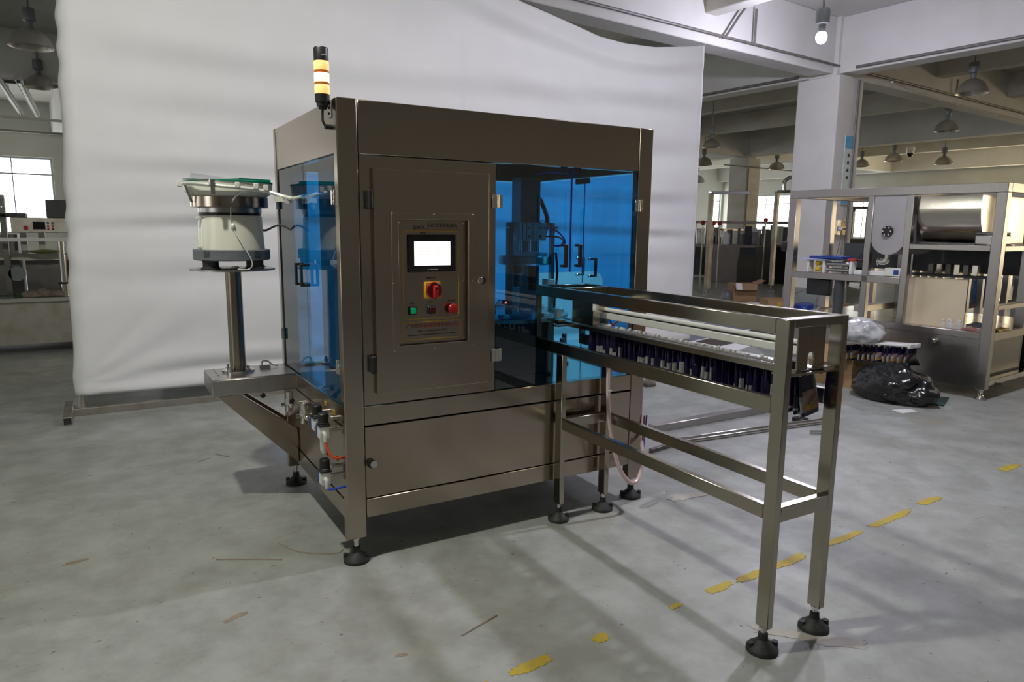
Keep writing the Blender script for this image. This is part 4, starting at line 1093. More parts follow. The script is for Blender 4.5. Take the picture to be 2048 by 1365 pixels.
# pouch slide: two strips with a gap for the spouts, and the linear guide above
PXC = 1.108
for s in (-1, 1):
    MB().box(PXC + s * 0.008, PXC + s * 0.050, -1.200, 0.16, 0.898, 0.903).build('slide_strip', steel_grey, cv, bevel=0.001)
    MB().box(PXC + s * 0.047, PXC + s * 0.050, -1.200, 0.16, 0.882, 0.898).build('slide_flange', steel_tube, cv, smooth=0)
MB().box(xi0, xi1, -1.214, -1.150, 0.890, 0.897).build('slide_bracket', steel_tube, cv, bevel=0.001)
MB().box(xi0, xi1, 0.02, 0.06, 0.886, 0.893).build('slide_bracket', steel_tube, cv, bevel=0.001)
tv = []
n_t = 150
for k in range(n_t + 1):
    y_ = -1.19 + 1.10 * k / n_t
    for xx, zz in ((PXC - 0.022, 0.9032), (PXC - 0.009, 0.9032), (PXC - 0.009, 0.9085 if k % 2 else 0.9050), (PXC - 0.022, 0.9085 if k % 2 else 0.9050)): tv.append((xx, y_, zz))
MB().add(tv, [(4 * k + i, 4 * k + (i + 1) % 4, 4 * k + 4 + (i + 1) % 4, 4 * k + 4 + i) for k in range(n_t) for i in range(4)] + [(0, 3, 2, 1), tuple(4 * n_t + i for i in range(4))]).build('toothed_strip', white_plastic, cv, smooth=0)
g = MB().box(1.120, 1.146, -1.190, -0.105, 0.935, 0.962).build('linear_guide', alu_white, cv, bevel=0.002)
MB().cyl((1.133, -1.190, 0.975), (1.133, -0.105, 0.975), 0.0085, 14).build('guide_shaft', alu, g)
MB().box(1.129, 1.137, -1.190, -0.105, 0.9622, 0.9665).build('guide_gap', black_plastic, g, smooth=0)


def slotted(x0, x1, z0, z1, sx, sw, sh, y0, y1, name, m):
    P = [(x0, z0), (sx - sw, z0), (sx - sw, z0 + sh - sw)] + arc(sx, z0 + sh - sw, sw, 180, 0, 10) + [(sx + sw, z0), (x1, z0), (x1, z1), (x0, z1)]
    return MB().prism([(p[0], y0, p[1]) for p in P], (0, y1 - y0, 0)).build(name, m, cv, smooth=0, bevel=0.0012)


slotted(1.040, 1.168, 0.898, 1.046, 1.103, 0.0145, 0.058, -1.196, -1.190, 'end_plate', steel_tube)
slotted(1.066, 1.150, 0.904, 1.020, 1.120, 0.016, 0.060, -0.135, -0.130, 'end_plate', steel_tube)
MB().box(1.064, 1.067, -0.135, 0.02, 0.905, 1.020).build('side_plate', steel_tube, cv, smooth=0)
MB().box(1.146, 1.150, -0.130, 0.02, 0.905, 1.020).build('side_plate', steel_tube, cv, smooth=0)
MB().box(1.056, 1.072, -0.165, -0.140, 0.970, 1.018).build('cylinder_block', alu, cv, bevel=0.002)
MB().box(1.014, 1.034, 0.06, 0.10, 0.915, 0.955).build('sensor_block', alu, cv, bevel=0.003)
MB().box(1.0, 1.04, 0.04, 0.13, 0.903, 0.912).build('sensor_shelf', steel_tube, cv, smooth=0)
MB().cyl((1.085, -0.138, 1.005), (1.085, -0.150, 1.005), 0.007, 10).build('bolt', steel_bright, cv)
MB().cyl((1.130, -0.138, 1.005), (1.130, -0.150, 1.005), 0.007, 10).build('bolt', steel_bright, cv)
MB().box(1.035, 1.058, -1.185, -1.165, 0.905, 0.930).build('cable_clip', black_plastic, cv, bevel=0.003)
MB().box(1.150, 1.190, -1.215, -1.19, 0.897, 0.908).build('stop_block', steel_bright, cv, bevel=0.002)
MB().tube([(1.135, -0.15, 0.995), (1.16, -0.19, 0.992), (1.175, -0.20, 0.96), (1.18, -0.16, 0.92), (1.19, -0.1, 0.89)], 0.0042, 8).build('air_hose', orange_hose, cv)
MB().tube([(1.14, -0.12, 0.94), (1.165, -0.13, 0.92), (1.18, -0.12, 0.89)], 0.0042, 8).build('air_hose', blue_hose, cv)

# ------------------------------------------------------------------ pouches in the slide
PW, PH, PT = 0.045, 0.128, 0.0100


def pouch_section(z):
    """half thickness at height z (0 bottom .. 1 top)"""
    return PT * (0.55 + 0.45 * math.sin(PI * min(z * 1.25, 1) ** 0.7)) * (1 - 0.45 * max(z - 0.72, 0) / 0.28)


def pouch_body(zlo, zhi, mslot, wide=1.0, grow=0.0, bmk=None, side=None):
    """part of the pouch shell between heights; side: None all, -1 left edge band, 'face' front face band"""
    b = MB(); nz, na = 8, 18
    vs = []
    for j in range(nz + 1):
        t = zlo + (zhi - zlo) * j / nz
        h = pouch_section(t) + grow; w = PW * wide * (1.0 if t < 0.80 else 1.0 - 0.06 * (t - 0.80) / 0.20) + grow
        for i in range(na):
            a = 2 * PI * i / na
            cx = math.copysign(abs(math.cos(a)) ** 0.6, math.cos(a)) * w; cy = math.copysign(abs(math.sin(a)) ** 0.9, math.sin(a)) * h
            vs.append((cx, cy, t * PH))
    fs = []
    for j in range(nz):
        for i in range(na):
            k = (i + 1) % na
            am = 2 * PI * (i + 0.5) / na; cxm = math.cos(am); sym = math.sin(am)
            if side == 'left' and not cxm < -0.62: continue
            if side == 'face' and not (sym < -0.3 and abs(cxm) < 0.85): continue
            fs.append((j * na + i, j * na + k, (j + 1) * na + k, (j + 1) * na + i))
    if side is None:
        fs.append(tuple(range(na - 1, -1, -1))); fs.append(tuple(range(nz * na, (nz + 1) * na)))
    return b.add(vs, fs)


def make_pouch(k, frac, pic=False):
    t = thing('spout_pouch', None, 'pouch', local=True)
    pouch_body(0.0, 1.0, 0).build('pouch_body', pouch_navy, t, smooth=80)
    pouch_body(0.10, frac, 0, grow=0.0006, side='left').build('pale_side_panel', pouch_pale, t, smooth=80)
    if pic:
        pouch_body(0.17, 0.62, 0, grow=0.0006, side='face').build('printed_panel', pouch_pic, t, smooth=80)
        pouch_body(0.13, 0.27, 0, grow=0.0009, side='face').build('gold_band', pouch_gold, t, smooth=80)
    MB().lathe((0, 0, 0), [(0.005, PH - 0.002), (0.005, PH + 0.016), (0.0068, PH + 0.0165), (0.0068, PH + 0.024), (0.005, PH + 0.025)], 12).build('spout', white_plastic, t)
    return t


protos = [make_pouch(0, 0.50), make_pouch(1, 0.38), make_pouch(2, 0.62), make_pouch(3, 0.50, True), make_pouch(4, 0.16)]
used = [False] * 5
NP = 58
rp = random.Random(11)
for k in range(NP):
    y = -1.178 + 0.0190 * k + rp.uniform(-0.003, 0.003)
    q = rp.choice((0, 1, 2, 4, 4)) if k else 3
    if not used[q]: o = protos[q]; used[q] = True
    else: o = copy_tree(protos[q])
    o.location = (PXC + 0.016 + rp.uniform(-0.003, 0.003), y, 0.756 + rp.uniform(-0.006, 0.006))
    o.scale = (1, rp.uniform(0.65, 1.15), 1)
    o.rotation_euler = (math.radians(rp.uniform(-3.0, 3.0)), math.radians(rp.uniform(-2, 2)), math.radians(rp.uniform(-22, 22)))
    if k == 0:
        o.rotation_euler = (math.radians(-7), math.radians(-6), math.radians(4)); o.location = (PXC + 0.036, -1.180, 0.750)
        lab = 'foremost navy pouch at the outer end of the conveyor, printed face showing'
    else:
        lab = 'navy spout pouch with pale side panel in the row hanging under the conveyor slide'
    tag(o, lab, 'pouch', 'pouches hanging in the conveyor slide')

# hoses hanging below the conveyor
h = thing('hose_bundle', 'pinkish translucent hose bundle hanging in a loop by the machine corner foot', 'hose', (1.30, -0.12, 0.1))
MB().tube([(1.175, -0.10, 0.86), (1.180, -0.105, 0.70), (1.185, -0.11, 0.52), (1.205, -0.12, 0.36), (1.245, -0.13, 0.23), (1.30, -0.14, 0.155), (1.36, -0.13, 0.155), (1.43, -0.08, 0.23), (1.46, -0.03, 0.30)], 0.0095, 10).build('hose_sleeve', pink_hose, h)
MB().tube([(1.44, -0.06, 0.25), (1.475, -0.02, 0.32), (1.490, -0.01, 0.42)], 0.004, 8).build('red_hose', red_hose, h)
MB().tube([(1.45, -0.06, 0.25), (1.487, -0.02, 0.32), (1.505, -0.01, 0.42)], 0.004, 8).build('blue_hose', blue_hose, h)
MB().cyl((1.425, -0.085, 0.222), (1.433, -0.078, 0.232), 0.011, 12).build('hose_tie', black_plastic, h)
MB().tube([(1.1755, -0.118, 0.60), (1.20, -0.112, 0.598)], 0.002, 6, 1).build('cable_tie', white_plastic, h)

# ------------------------------------------------------------------ loose bars on the floor behind the conveyor
tag(MB().box(2.30, 3.62, 0.80, 0.87, 0.0, 0.05).build('steel_bar', steel_grey, bevel=0.003), 'wide flat steel tube lying on the floor behind the conveyor, farthest of the bars', 'bar')
tag(MB().cyl((2.30, 0.545, 0.012), (3.62, 0.405, 0.012), 0.012, 12).build('steel_rod', steel_bright), 'thin round steel rod on the floor behind the conveyor, nearest of the bars', 'rod')
tag(MB().cyl((2.30, 0.600, 0.012), (3.70, 0.455, 0.012), 0.012, 12).build('steel_rod', steel_bright), 'thin round steel rod on the floor between the other rod and the flat tube', 'rod')
tag(MB().bar((2.0, 0.50, 0.013), (2.36, 0.56, 0.013), 0.025, 0.026).build('short_bar', steel_dark, bevel=0.002), 'short dark square bar on the floor beside the machine corner', 'bar')
t = thing('floor_clamp', 'small black clamp on the end of the floor rods', 'clamp', (3.40, 0.53, 0))
MB().box(3.36, 3.44, 0.49, 0.57, 0.0, 0.03).build('clamp_base', black_plastic, t, bevel=0.004)
MB().cyl((3.40, 0.53, 0.03), (3.40, 0.53, 0.09), 0.014, 12).build('clamp_stem', steel_bright, t)
MB().cyl((3.20, 0.30, 0.016), (3.36, 0.20, 0.012), 0.011, 10).build('clamp_handle', steel_bright, t)

# ------------------------------------------------------------------ steel frame machine on the right
M2A = math.radians(5.0)
m2 = thing('frame_machine', 'large open stainless frame machine with a round-ended drum, at the right', 'machine', (5.2, 0.22, 0), M2A, local=True)
FD = 1.55        # depth to the right
P2 = 0.075
for lx, ly in ((0, 0), (0, 1.76), (0, 1.015), (0, 0.68), (FD, 0), (FD, 1.76), (0.62, 0.0), (0.62, 1.76), (0.62, 1.015)):
    nm = 'post'
    ww = 0.055 if (lx, ly) in ((0, 1.015), (0, 0.68), (0.62, 1.015)) else P2
    z0 = 0.09 if (lx, ly) in ((0, 0), (0, 1.76), (FD, 0), (FD, 1.76)) else 0.54
    MB().box(lx, lx + ww, ly, ly + ww, z0, 1.628).build(nm, steel_frame, m2, bevel=0.003)
for lx, ly in ((0.037, 0.037), (0.037, 1.80), (FD + 0.037, 0.037), (FD + 0.037, 1.80)):
    f = MB().lathe((lx, ly, 0), [(0.035, 0), (0.04, 0.012), (0.022, 0.03), (0.016, 0.04), (0.016, 0.07), (0.022, 0.078), (0.022, 0.09)], 18).build('levelling_foot', steel_bright, m2)
for lx in (0, FD): MB().box(lx, lx + P2, 0.0, 1.835, 1.628, 1.70).build('top_rail', steel_frame, m2, bevel=0.003)
for ly in (0, 1.76, 1.0): MB().box(P2, FD, ly, ly + P2, 1.63, 1.70).build('top_rail', steel_frame, m2, bevel=0.003)
MB().box(0.0, P2, 0.735, 1.76, 0.875, 0.935).build('middle_rail', steel_frame, m2, bevel=0.003)
MB().box(0.0, 0.055, P2, 0.68, 1.178, 1.222).build('shelf_rail', steel_frame, m2, bevel=0.003)
MB().box(P2, FD, 0.0, 0.045, 1.178, 1.222).build('shelf_rail', steel_frame, m2, bevel=0.003)
MB().box(P2, FD, 0.0, 0.05, 0.72, 0.76).build('shelf_rail', steel_frame, m2, bevel=0.003)
MB().box(0.0, 0.06, P2, 1.76, 0.488, 0.542).build('lower_rail', steel_frame, m2, bevel=0.003)
MB().box(P2, FD, 0.0, 0.06, 0.478, 0.542).build('lower_rail', steel_warm, m2, bevel=0.003)
MB().box(P2, FD, 0.0, 0.06, 0.115, 0.16).build('base_rail', steel_warm, m2, bevel=0.003)
MB().box(0.06, FD, 0.06, 1.76, 0.505, 0.530).build('work_deck', steel_warm, m2, smooth=0)
MB().box(0.012, 0.018, P2, 1.76, 0.094, 0.486).build('side_panel', steel_frame, m2, smooth=0)
MB().box(0.30, 0.95, 0.10, 0.70, 0.13, 0.48).build('cabinet_block', steel_dark, m2, smooth=0)
MB().box(1.0, 1.5, 0.08, 0.70, 0.13, 0.48).build('cabinet_block', black_plastic, m2, smooth=0)
vv = MB().cyl((0.012, 0.41, 0.43), (-0.05, 0.41, 0.43), 0.022, 20).build('pipe_outlet', steel_bright, m2)
MB().cyl((-0.050, 0.41, 0.43), (-0.052, 0.41, 0.43), 0.016, 16).build('outlet_mouth', black_rubber, vv)
MB().cyl((-0.028, 0.41, 0.43), (-0.034, 0.41, 0.43), 0.03, 20).build('outlet_flange', steel_bright, vv)
# round-ended drum
P = [(0, 1.02, 1.628), (0, 0.725, 1.628)] + [(0, 0.8725 + 0.1475 * math.cos(a), 1.27 + 0.1475 * math.sin(a)) for a in [math.radians(180 + 15 * k) for k in range(13)]]
P = [(0.012, p[1], p[2]) for p in P]
dn = MB().prism(P, (0.60, 0, 0)).build('drum_trough', grey_lilac, m2, smooth=30)
kb = MB().cyl((0.012, 0.875, 1.325), (-0.012, 0.875, 1.325), 0.045, 20).build('drum_knob', black_plastic, dn)
for k in range(6):
    a = PI / 3 * k
    MB().cyl((-0.012, 0.875 + 0.034 * math.cos(a), 1.325 + 0.034 * math.sin(a)), (-0.018, 0.875 + 0.034 * math.cos(a), 1.325 + 0.034 * math.sin(a)), 0.007, 8).build('knob_screw', steel_bright, kb)
MB().tube([(0.05, 0.88, 1.13), (0.05, 0.88, 1.08), (0.05, 0.90, 1.06), (0.05, 0.95, 1.06)], 0.026, 12).build('outlet_bend', steel_bright, m2)
MB().cyl((0.05, 0.95, 1.06), (0.05, 0.956, 1.06), 0.034, 18).build('outlet_ring', steel_bright, m2)
TP = [(0.06, 1.615), (0.055, 1.52), (0.058, 1.47), (0.075, 1.41), (0.11, 1.34), (0.16, 1.28), (0.23, 1.24), (0.95, 1.24), (0.95, 1.615)]
MB().prism([(p[0], 0.19, p[1]) for p in TP], (0, 0.475, 0)).build('tank', steel_warm, m2, smooth=40)
MB().box(0.10, 1.0, 0.17, 0.68, 1.222, 1.238).build('tank_tray', steel_dark, m2, smooth=0)
pn = MB().box(0.04, 0.34, 0.06, 0.21, 1.224, 1.305).build('steel_pan', steel_grey, m2, bevel=0.012, seg=2)
MB().box(0.045, 0.335, 0.065, 0.205, 1.305, 1.325).build('pan_lid', steel_dark, pn, bevel=0.006)
MB().box(0.20, 0.208, 0.285, 0.76, 0.531, 0.938).build('film_sheet', cream_film, m2, smooth=0)
# in-frame cylinders and conveyor block on the middle rail
for ly in (1.61, 1.45, 1.19): MB().box(0.02, 0.10, ly - 0.012, ly + 0.012, 0.936, 1.05).build('cylinder_plate', alu, m2, bevel=0.002)
for z in (0.965, 1.02):
    MB().cyl((0.05, 1.18, z), (0.05, 1.43, z), 0.017, 12).build('cylinder_rod', steel_grey, m2)
    MB().cyl((0.05, 1.50, z), (0.05, 1.54, z), 0.022, 12).build('yellow_roller', yellow_plastic, m2)
MB().box(0.03, 0.12, 0.75, 1.16, 0.936, 0.975).build('slide_block', alu, m2, bevel=0.003)
MB().box(0.02, 0.10, 0.745, 0.88, 0.94, 1.01).build('valve_block', alu_white, m2, bevel=0.003)
MB().box(0.015, 0.022, 0.76, 0.80, 0.955, 0.995).build('valve_label', blue_plastic, m2, smooth=0)
MB().box(0.03, 0.09, 1.38, 1.62, 0.72, 0.875).build('motor_box', black_plastic, m2, bevel=0.01)
MB().cyl((0.06, 1.30, 0.54), (0.06, 1.30, 0.875), 0.045, 14).build('motor_stand', dark_grey, m2)
MB().box(0.06, 0.7, 1.07, 1.15, 0.60, 0.66).build('cross_channel', steel_grey, m2, bevel=0.003)
# row of grippers seen under the tank
for k in range(6):
    ly = 0.30 + 0.07 * k
    MB().box(0.40, 0.46, ly, ly + 0.045, 0.96, 1.05).build('gripper_block', steel_dark if k % 2 else steel_warm, m2, bevel=0.003)
MB().box(0.36, 0.52, 0.20, 0.95, 0.94, 0.96).build('gripper_rail', dark_grey, m2, smooth=0)
MB().box(0.80, 0.84, 0.10, 1.70, 0.96, 1.20).build('rear_guard', dark_grey, m2, smooth=0)
for k in range(5):
    MB().box(0.66 + 0.16 * k, 0.70 + 0.16 * k, 0.95, 0.99, 0.54, 1.62).build('inner_upright', steel_grey, m2, bevel=0.002)
MB().cyl((0.045, 1.90, 1.17), (0.045, 1.835, 1.17), 0.05, 18).build('hand_wheel', black_plastic, m2)
MB().cyl((0.06, 0.10, 0.125), (0.25, -0.02, 0.115), 0.008, 8).build('floor_cable', black_rubber, m2)


def m2w(lx, ly, z):
    return Matrix.Translation((5.2, 0.22, 0)) @ Matrix.Rotation(M2A, 4, 'Z') @ Vector((lx, ly, z))


# things lying on the frame machine
M2M = Matrix.Translation((5.2, 0.22, 0)) @ Matrix.Rotation(M2A, 4, 'Z')


def wavy_sheet(M, x0, x1, y0, y1, z, t, amp, name, m, label, cat, seed, parent=None):
    rd = random.Random(seed); n = 10; b = MB(M); vs = []; fs = []
    ph = [rd.random() * 6 for _ in range(4)]
    for L in (0, 1):
        for j in range(n + 1):
            for i in range(n + 1):
                x = x0 + (x1 - x0) * i / n; y = y0 + (y1 - y0) * j / n
                w = amp * (0.5 + 0.5 * math.sin(i * 0.9 + ph[0])) * (0.5 + 0.5 * math.sin(j * 0.8 + ph[1]))
                vs.append((x, y, z + w + L * t))
    N = (n + 1) ** 2
    for j in range(n):
        for i in range(n):
            a = j * (n + 1) + i
            fs.append((a, a + n + 1, a + n + 2, a + 1)); fs.append((N + a, N + a + 1, N + a + n + 2, N + a + n + 1))
    for i in range(n):
        for a, c in ((i, i + 1), (n * (n + 1) + i + 1, n * (n + 1) + i), ((i + 1) * (n + 1), i * (n + 1)), (i * (n + 1) + n, (i + 1) * (n + 1) + n)):
            fs.append((a, c, c + N, a + N))
    return tag(b.add(vs, fs).build(name, m, smooth=60), label, cat)


wavy_sheet(M2M, 0.02, 0.20, 1.28, 1.60, 1.066, 0.022, 0.012, 'folded_film', blue_plastic, 'folded dark blue plastic film lying on the frame machine rollers', 'film', 5)
wavy_sheet(M2M, 0.0, 0.20, 1.36, 1.68, 1.052, 0.006, 0.006, 'pale_folder', mat('pale_blue_sheet', (0.35, 0.42, 0.68), 0.4), 'pale blue plastic folder under the dark blue film', 'folder', 6)
t = thing('red_tool', 'red and black hand tool beside the blue film', 'tool', m2w(0.06, 1.18, 1.05))
MB(M2M).box(0.03, 0.07, 1.16, 1.235, 1.052, 1.075).build('tool_grip', red_plastic, t, bevel=0.006)
MB(M2M).box(0.035, 0.065, 1.09, 1.16, 1.052, 1.072).build('tool_head', black_plastic, t, bevel=0.005)
for k, (lx, ly) in enumerate(((0.085, 0.33), (0.14, 0.37), (0.10, 0.27), (0.085, 0.39), (0.165, 0.31))):
    p = m2w(lx, ly, 0.531)
    lab = ['front clear glass bottle in the cluster on the frame machine deck', 'rear left clear glass bottle in the cluster on the frame machine deck', 'right clear glass bottle in the cluster on the frame machine deck', 'leftmost clear glass bottle in the cluster on the frame machine deck', 'rearmost clear glass bottle in the cluster on the frame machine deck'][k]
    b2 = thing('glass_bottle', lab, 'bottle', p, group='clear bottles on the frame machine deck')
    MB().lathe(p, [(0.018, 0), (0.02, 0.004), (0.02, 0.045), (0.010, 0.058), (0.010, 0.068)], 14).build('bottle_body', glass_pale, b2)
    MB().lathe(p + Vector((0, 0, 0.068)), [(0.011, 0), (0.011, 0.010), (0.009, 0.011)], 12).build('bottle_cap', white_plastic, b2)
wavy_sheet(M2M, 0.07, 0.18, 0.10, 0.25, 0.532, 0.018, 0.02, 'crumpled_pouch', mat('red_grey_film', (0.35, 0.10, 0.08), 0.3, 0.0, (0.3, 0.3, 0.3), 25), 'crumpled red and grey pouch on the frame machine deck by the corner post', 'pouch', 9)
wavy_sheet(M2M, 0.19, 0.34, 0.12, 0.26, 0.552, 0.022, 0.02, 'grey_cloth', dark_grey, 'rumpled dark grey cloth behind the glass bottles', 'cloth', 10)
wavy_sheet(M2M, 0.20, 0.40, 0.02, 0.07, 0.543, 0.012, 0.014, 'yellow_cloth', yellow_plastic, 'small crumpled yellow cloth on the frame machine end rail', 'cloth', 12)
t = thing('spray_bottle', 'clear pump bottle on the frame machine deck at the right edge', 'bottle', m2w(0.42, 0.22, 0.531))
p = m2w(0.42, 0.22, 0.531)
MB().lathe(p, [(0.03, 0), (0.032, 0.005), (0.032, 0.10), (0.012, 0.12), (0.012, 0.13)], 16).build('bottle_body', glass_pale, t)
MB().cyl(p + Vector((0, 0, 0.13)), p + Vector((0, 0, 0.17)), 0.006, 8).build('pump_stem', white_plastic, t)
MB().bar(p + Vector((-0.035, 0.01, 0.172)), p + Vector((0.012, 0, 0.172)), 0.014, 0.008).build('pump_nozzle', white_plastic, t)

# ------------------------------------------------------------------ clutter in front of the frame machine
# cardboard box with open flap
cbx = thing('cardboard_box', 'brown cardboard box with open flap behind the conveyor legs', 'box', (4.62, 1.10, 0))
bx0, bx1, by0, by1, bh = 4.66, 5.02, 1.00, 1.42, 0.345
w = MB().box(bx0, bx1, by0, by0 + 0.006, 0, bh); w.box(bx0, bx1, by1 - 0.006, by1, 0, bh); w.box(bx0, bx0 + 0.006, by0 + 0.006, by1 - 0.006, 0, bh); w.box(bx1 - 0.006, bx1, by0 + 0.006, by1 - 0.006, 0, bh); w.box(bx0 + 0.006, bx1 - 0.006, by0 + 0.006, by1 - 0.006, 0, 0.006)
w.build('carton', cardboard, cbx, smooth=0)
MB().prism([(bx0, by0, bh), (bx0, by1, bh), (bx0 - 0.11, by1 - 0.05, bh - 0.13), (bx0 - 0.11, by0 + 0.02, bh - 0.13)], (0.004, 0, 0.004)).build('flap', cardboard, cbx, smooth=0)
MB().prism([(bx0 + 0.02, by0, bh), (bx1, by0, bh), (bx1 - 0.02, by0 - 0.10, bh - 0.02), (bx0 + 0.04, by0 - 0.10, bh - 0.02)], (0, 0, 0.005)).build('flap', cardboard, cbx, smooth=0)
# pouches on white rails beside the box
rl = thing('pouch_rail', 'pair of white slotted rails holding navy pouches above the black bag', 'rail', (4.68, 0.75, 0.40))
for dx in (0, 0.075):
    MB().bar((4.60 + dx, 1.16, 0.398), (4.685 + dx, 0.54, 0.440), 0.06, 0.02).build('white_rail', white_plastic, rl, bevel=0.004)
    MB().box(4.65 + dx, 4.72 + dx, 0.525, 0.55, 0.418, 0.454).build('rail_end', white_plastic, rl, bevel=0.004)
MB().cyl((4.72, 0.72, 0.0), (4.72, 0.72, 0.41), 0.012, 8).build('rail_prop', steel_dark, rl)
MB().cyl((4.70, 1.02, 0.0), (4.70, 1.02, 0.40), 0.012, 8).build('rail_prop', steel_dark, rl)
rp = random.Random(5)
for row, dx in ((0, 0.0), (1, 0.075)):
    for k in range(14 if row == 0 else 11):
        yy = 0.565 + 0.040 * k
        o = copy_tree(protos[3])
        t_ = (yy - 0.42) / 0.74  # along the rail
        o.location = (4.695 - 0.095 * t_ + dx, yy, 0.436 - 0.05 * t_ - PH - 0.012 + rp.uniform(-0.004, 0.004))
        o.rotation_euler = (math.radians(rp.uniform(-5, 5)), math.radians(rp.uniform(-4, 4)), math.radians(rp.uniform(-15, 15)))
        tag(o, 'navy pouch hanging from the ' + ('near' if row == 0 else 'far') + ' white rail above the black bag', 'pouch', 'pouches hanging from the %s white rail' % ('near' if row == 0 else 'far'))


def lumpy(name, m, c, sx, sy, sz, seed, label, cat, sharp=0.25, n=40, mm=24, flat=True, top=None):
    rd = random.Random(seed)
    ks = [(Vector((rd.uniform(-1, 1), rd.uniform(-1, 1), rd.uniform(-1, 1))) * f, rd.random() * 6.28, a) for f, a in ((2.5, 1), (4, 0.7), (7, 0.45), (11, 0.3), (16, 0.2)) for _ in range(2)]
    b = MB(); vs = []; fs = []
    for j in range(mm + 1):
        th = PI * j / mm
        for i in range(n):
            a = 2 * PI * i / n
            d = Vector((math.sin(th) * math.cos(a), math.sin(th) * math.sin(a), -math.cos(th)))
            w = sum(am * abs(math.sin(d.dot(kv) + ph)) for kv, ph, am in ks) / 5.0
            r = 1 - sharp + sharp * 2 * w
            p = Vector((d.x * sx * r, d.y * sy * r, d.z * sz * r))
            z = p.z + sz
            if flat: z = max(p.z + sz * 0.62, 0.0)
            vs.append((c[0] + p.x, c[1] + p.y, c[2] + z))
    for j in range(mm):
        for i in range(n):
            k = (i + 1) % n
            fs.append((j * n + i, j * n + k, (j + 1) * n + k, (j + 1) * n + i))
    b.add(vs, fs)
    if top: top(b)
    return tag(b.build(name, m, smooth=70), label, cat)


def bag_ear(b):
    b.cyl((4.60, 0.52, 0.20), (4.66, 0.54, 0.30), 0.05, 12, 0.02)
    b.cyl((4.66, 0.54, 0.30), (4.70, 0.50, 0.335), 0.02, 12, 0.055)
    b.sphere((4.66, 0.40, 0.04), 0.07, 12, 8, (1.5, 0.9, 0.7))


lumpy('bin_bag', black_bag, (4.60, 0.60, 0), 0.165, 0.265, 0.165, 21, 'black plastic bin bag tied at the top, on the floor by the frame machine', 'bag', 0.36, 72, 46, top=bag_ear)
lumpy('clear_bag', poly_bag, (4.66, 0.95, 0.425), 0.15, 0.17, 0.11, 22, 'clear plastic bag full of white parts on the white rails', 'bag', 0.28, 48, 30)
t = MB().prism([(4.26, 0.31, 0.0), (4.42, 0.29, 0.0), (4.44, 0.36, 0.0), (4.29, 0.41, 0.0)], (0, 0, 0.003)).build('paper_sheet', paper, smooth=0)
tag(t, 'small white sheet of paper on the floor in front of the black bag', 'paper')
t = MB().prism([(4.75, 0.28, 0.0), (5.05, 0.40, 0.0), (4.95, 0.62, 0.0), (4.66, 0.52, 0.0)], (0, 0, 0.01)).build('green_board', mat('dark_green_board', (0.01, 0.05, 0.045), 0.5), smooth=0)
tag(t, 'dark green board on the floor under the edge of the frame machine', 'board')

# flat sheets lying on the floor between the curtain end and the white column
for nm, m, lab, P, z in (('white_board', paper, 'large white board lying flat on the floor beyond the conveyor', ((1292, 673), (1414, 644), (1575, 668), (1465, 706)), 0.0),
                         ('grey_board', mat('grey_board', (0.20, 0.20, 0.25), 0.6), 'grey board lying flat on the white board beyond the conveyor', ((1307, 669.4), (1414, 647), (1497, 659.3), (1381.6, 684)), 0.006),
                         ('brown_board', mat('brown_board', (0.075, 0.06, 0.05), 0.5), 'dark brown board lying flat beside the grey board beyond the conveyor', ((1391.6, 685), (1505, 661.6), (1554, 670.5), (1438.5, 694)), 0.006)):
    Q = []
    for px, py in P:
        d_ = c_fwd + c_right * ((px - 1024) / 1406.0) - c_up * ((py - 682.5) / 1406.0)
        Q.append(CAM_POS + d_ * (-CAM_POS.z / d_.z))
    tag(MB().prism([(q.x, q.y, z) for q in Q], (0, 0, 0.006)).build(nm, m, smooth=0), lab, 'board')
# ------------------------------------------------------------------ machine line at the far left, beyond the curtain
lm = thing('packing_line', 'long steel packing line with control box at the far left edge', 'machine', (-2.2, 6.5, 0))
MB().box(-4.2, -0.55, 6.02, 6.06, 0.10, 0.53).build('front_panel', steel_rough, lm, smooth=0)
MB().box(-4.2, -0.55, 5.98, 6.14, 0.53, 0.575).build('front_lip', steel_bright, lm, bevel=0.004)
MB().box(-4.2, -0.55, 6.10, 7.6, 0.10, 0.50).build('trough_body', steel_dark, lm, smooth=0)
MB().box(-4.2, -0.55, 6.14, 7.0, 0.50, 0.545).build('trough_floor', teal_m, lm, smooth=0)
for x in (-3.9, -2.4, -0.8): MB().cyl((x, 6.2, 0), (x, 6.2, 0.10), 0.04, 12).build('levelling_foot', black_rubber, lm)
MB().box(-4.2, -0.6, 6.08, 6.13, 1.135, 1.175).build('guard_rail', white_plastic, lm, bevel=0.004)
MB().cyl((-1.085, 6.10, 0.575), (-1.085, 6.10, 0.70), 0.042, 16).build('column_base', steel_warm, lm)
MB().cyl((-1.085, 6.10, 0.70), (-1.085, 6.10, 1.135), 0.032, 16).build('column', steel_bright, lm)
MB().box(-1.14, -1.03, 6.05, 6.15, 0.70, 0.72).build('column_collar', black_plastic, lm, bevel=0.004)
cbox = MB().box(-1.50, -0.80, 6.14, 6.40, 1.225, 1.375).build('control_box', steel_rough, lm, bevel=0.004)
MB().box(-1.315, -1.210, 6.134, 6.14, 1.258, 1.335).build('screen', black_gloss, cbox, smooth=0)
MB().cyl((-1.375, 6.14, 1.275), (-1.375, 6.115, 1.275), 0.021, 14).build('red_button', red_plastic, cbox)
for k, (x, z) in enumerate(((-1.185, 1.325), (-1.145, 1.325), (-1.185, 1.292), (-1.145, 1.292), (-1.185, 1.262), (-1.145, 1.262))):
    MB().cyl((x, 6.14, z), (x, 6.125, z), 0.010, 10).build('small_button', (dark_grey, dark_grey, red_plastic, red_plastic, red_plastic, dark_red)[k], cbox)
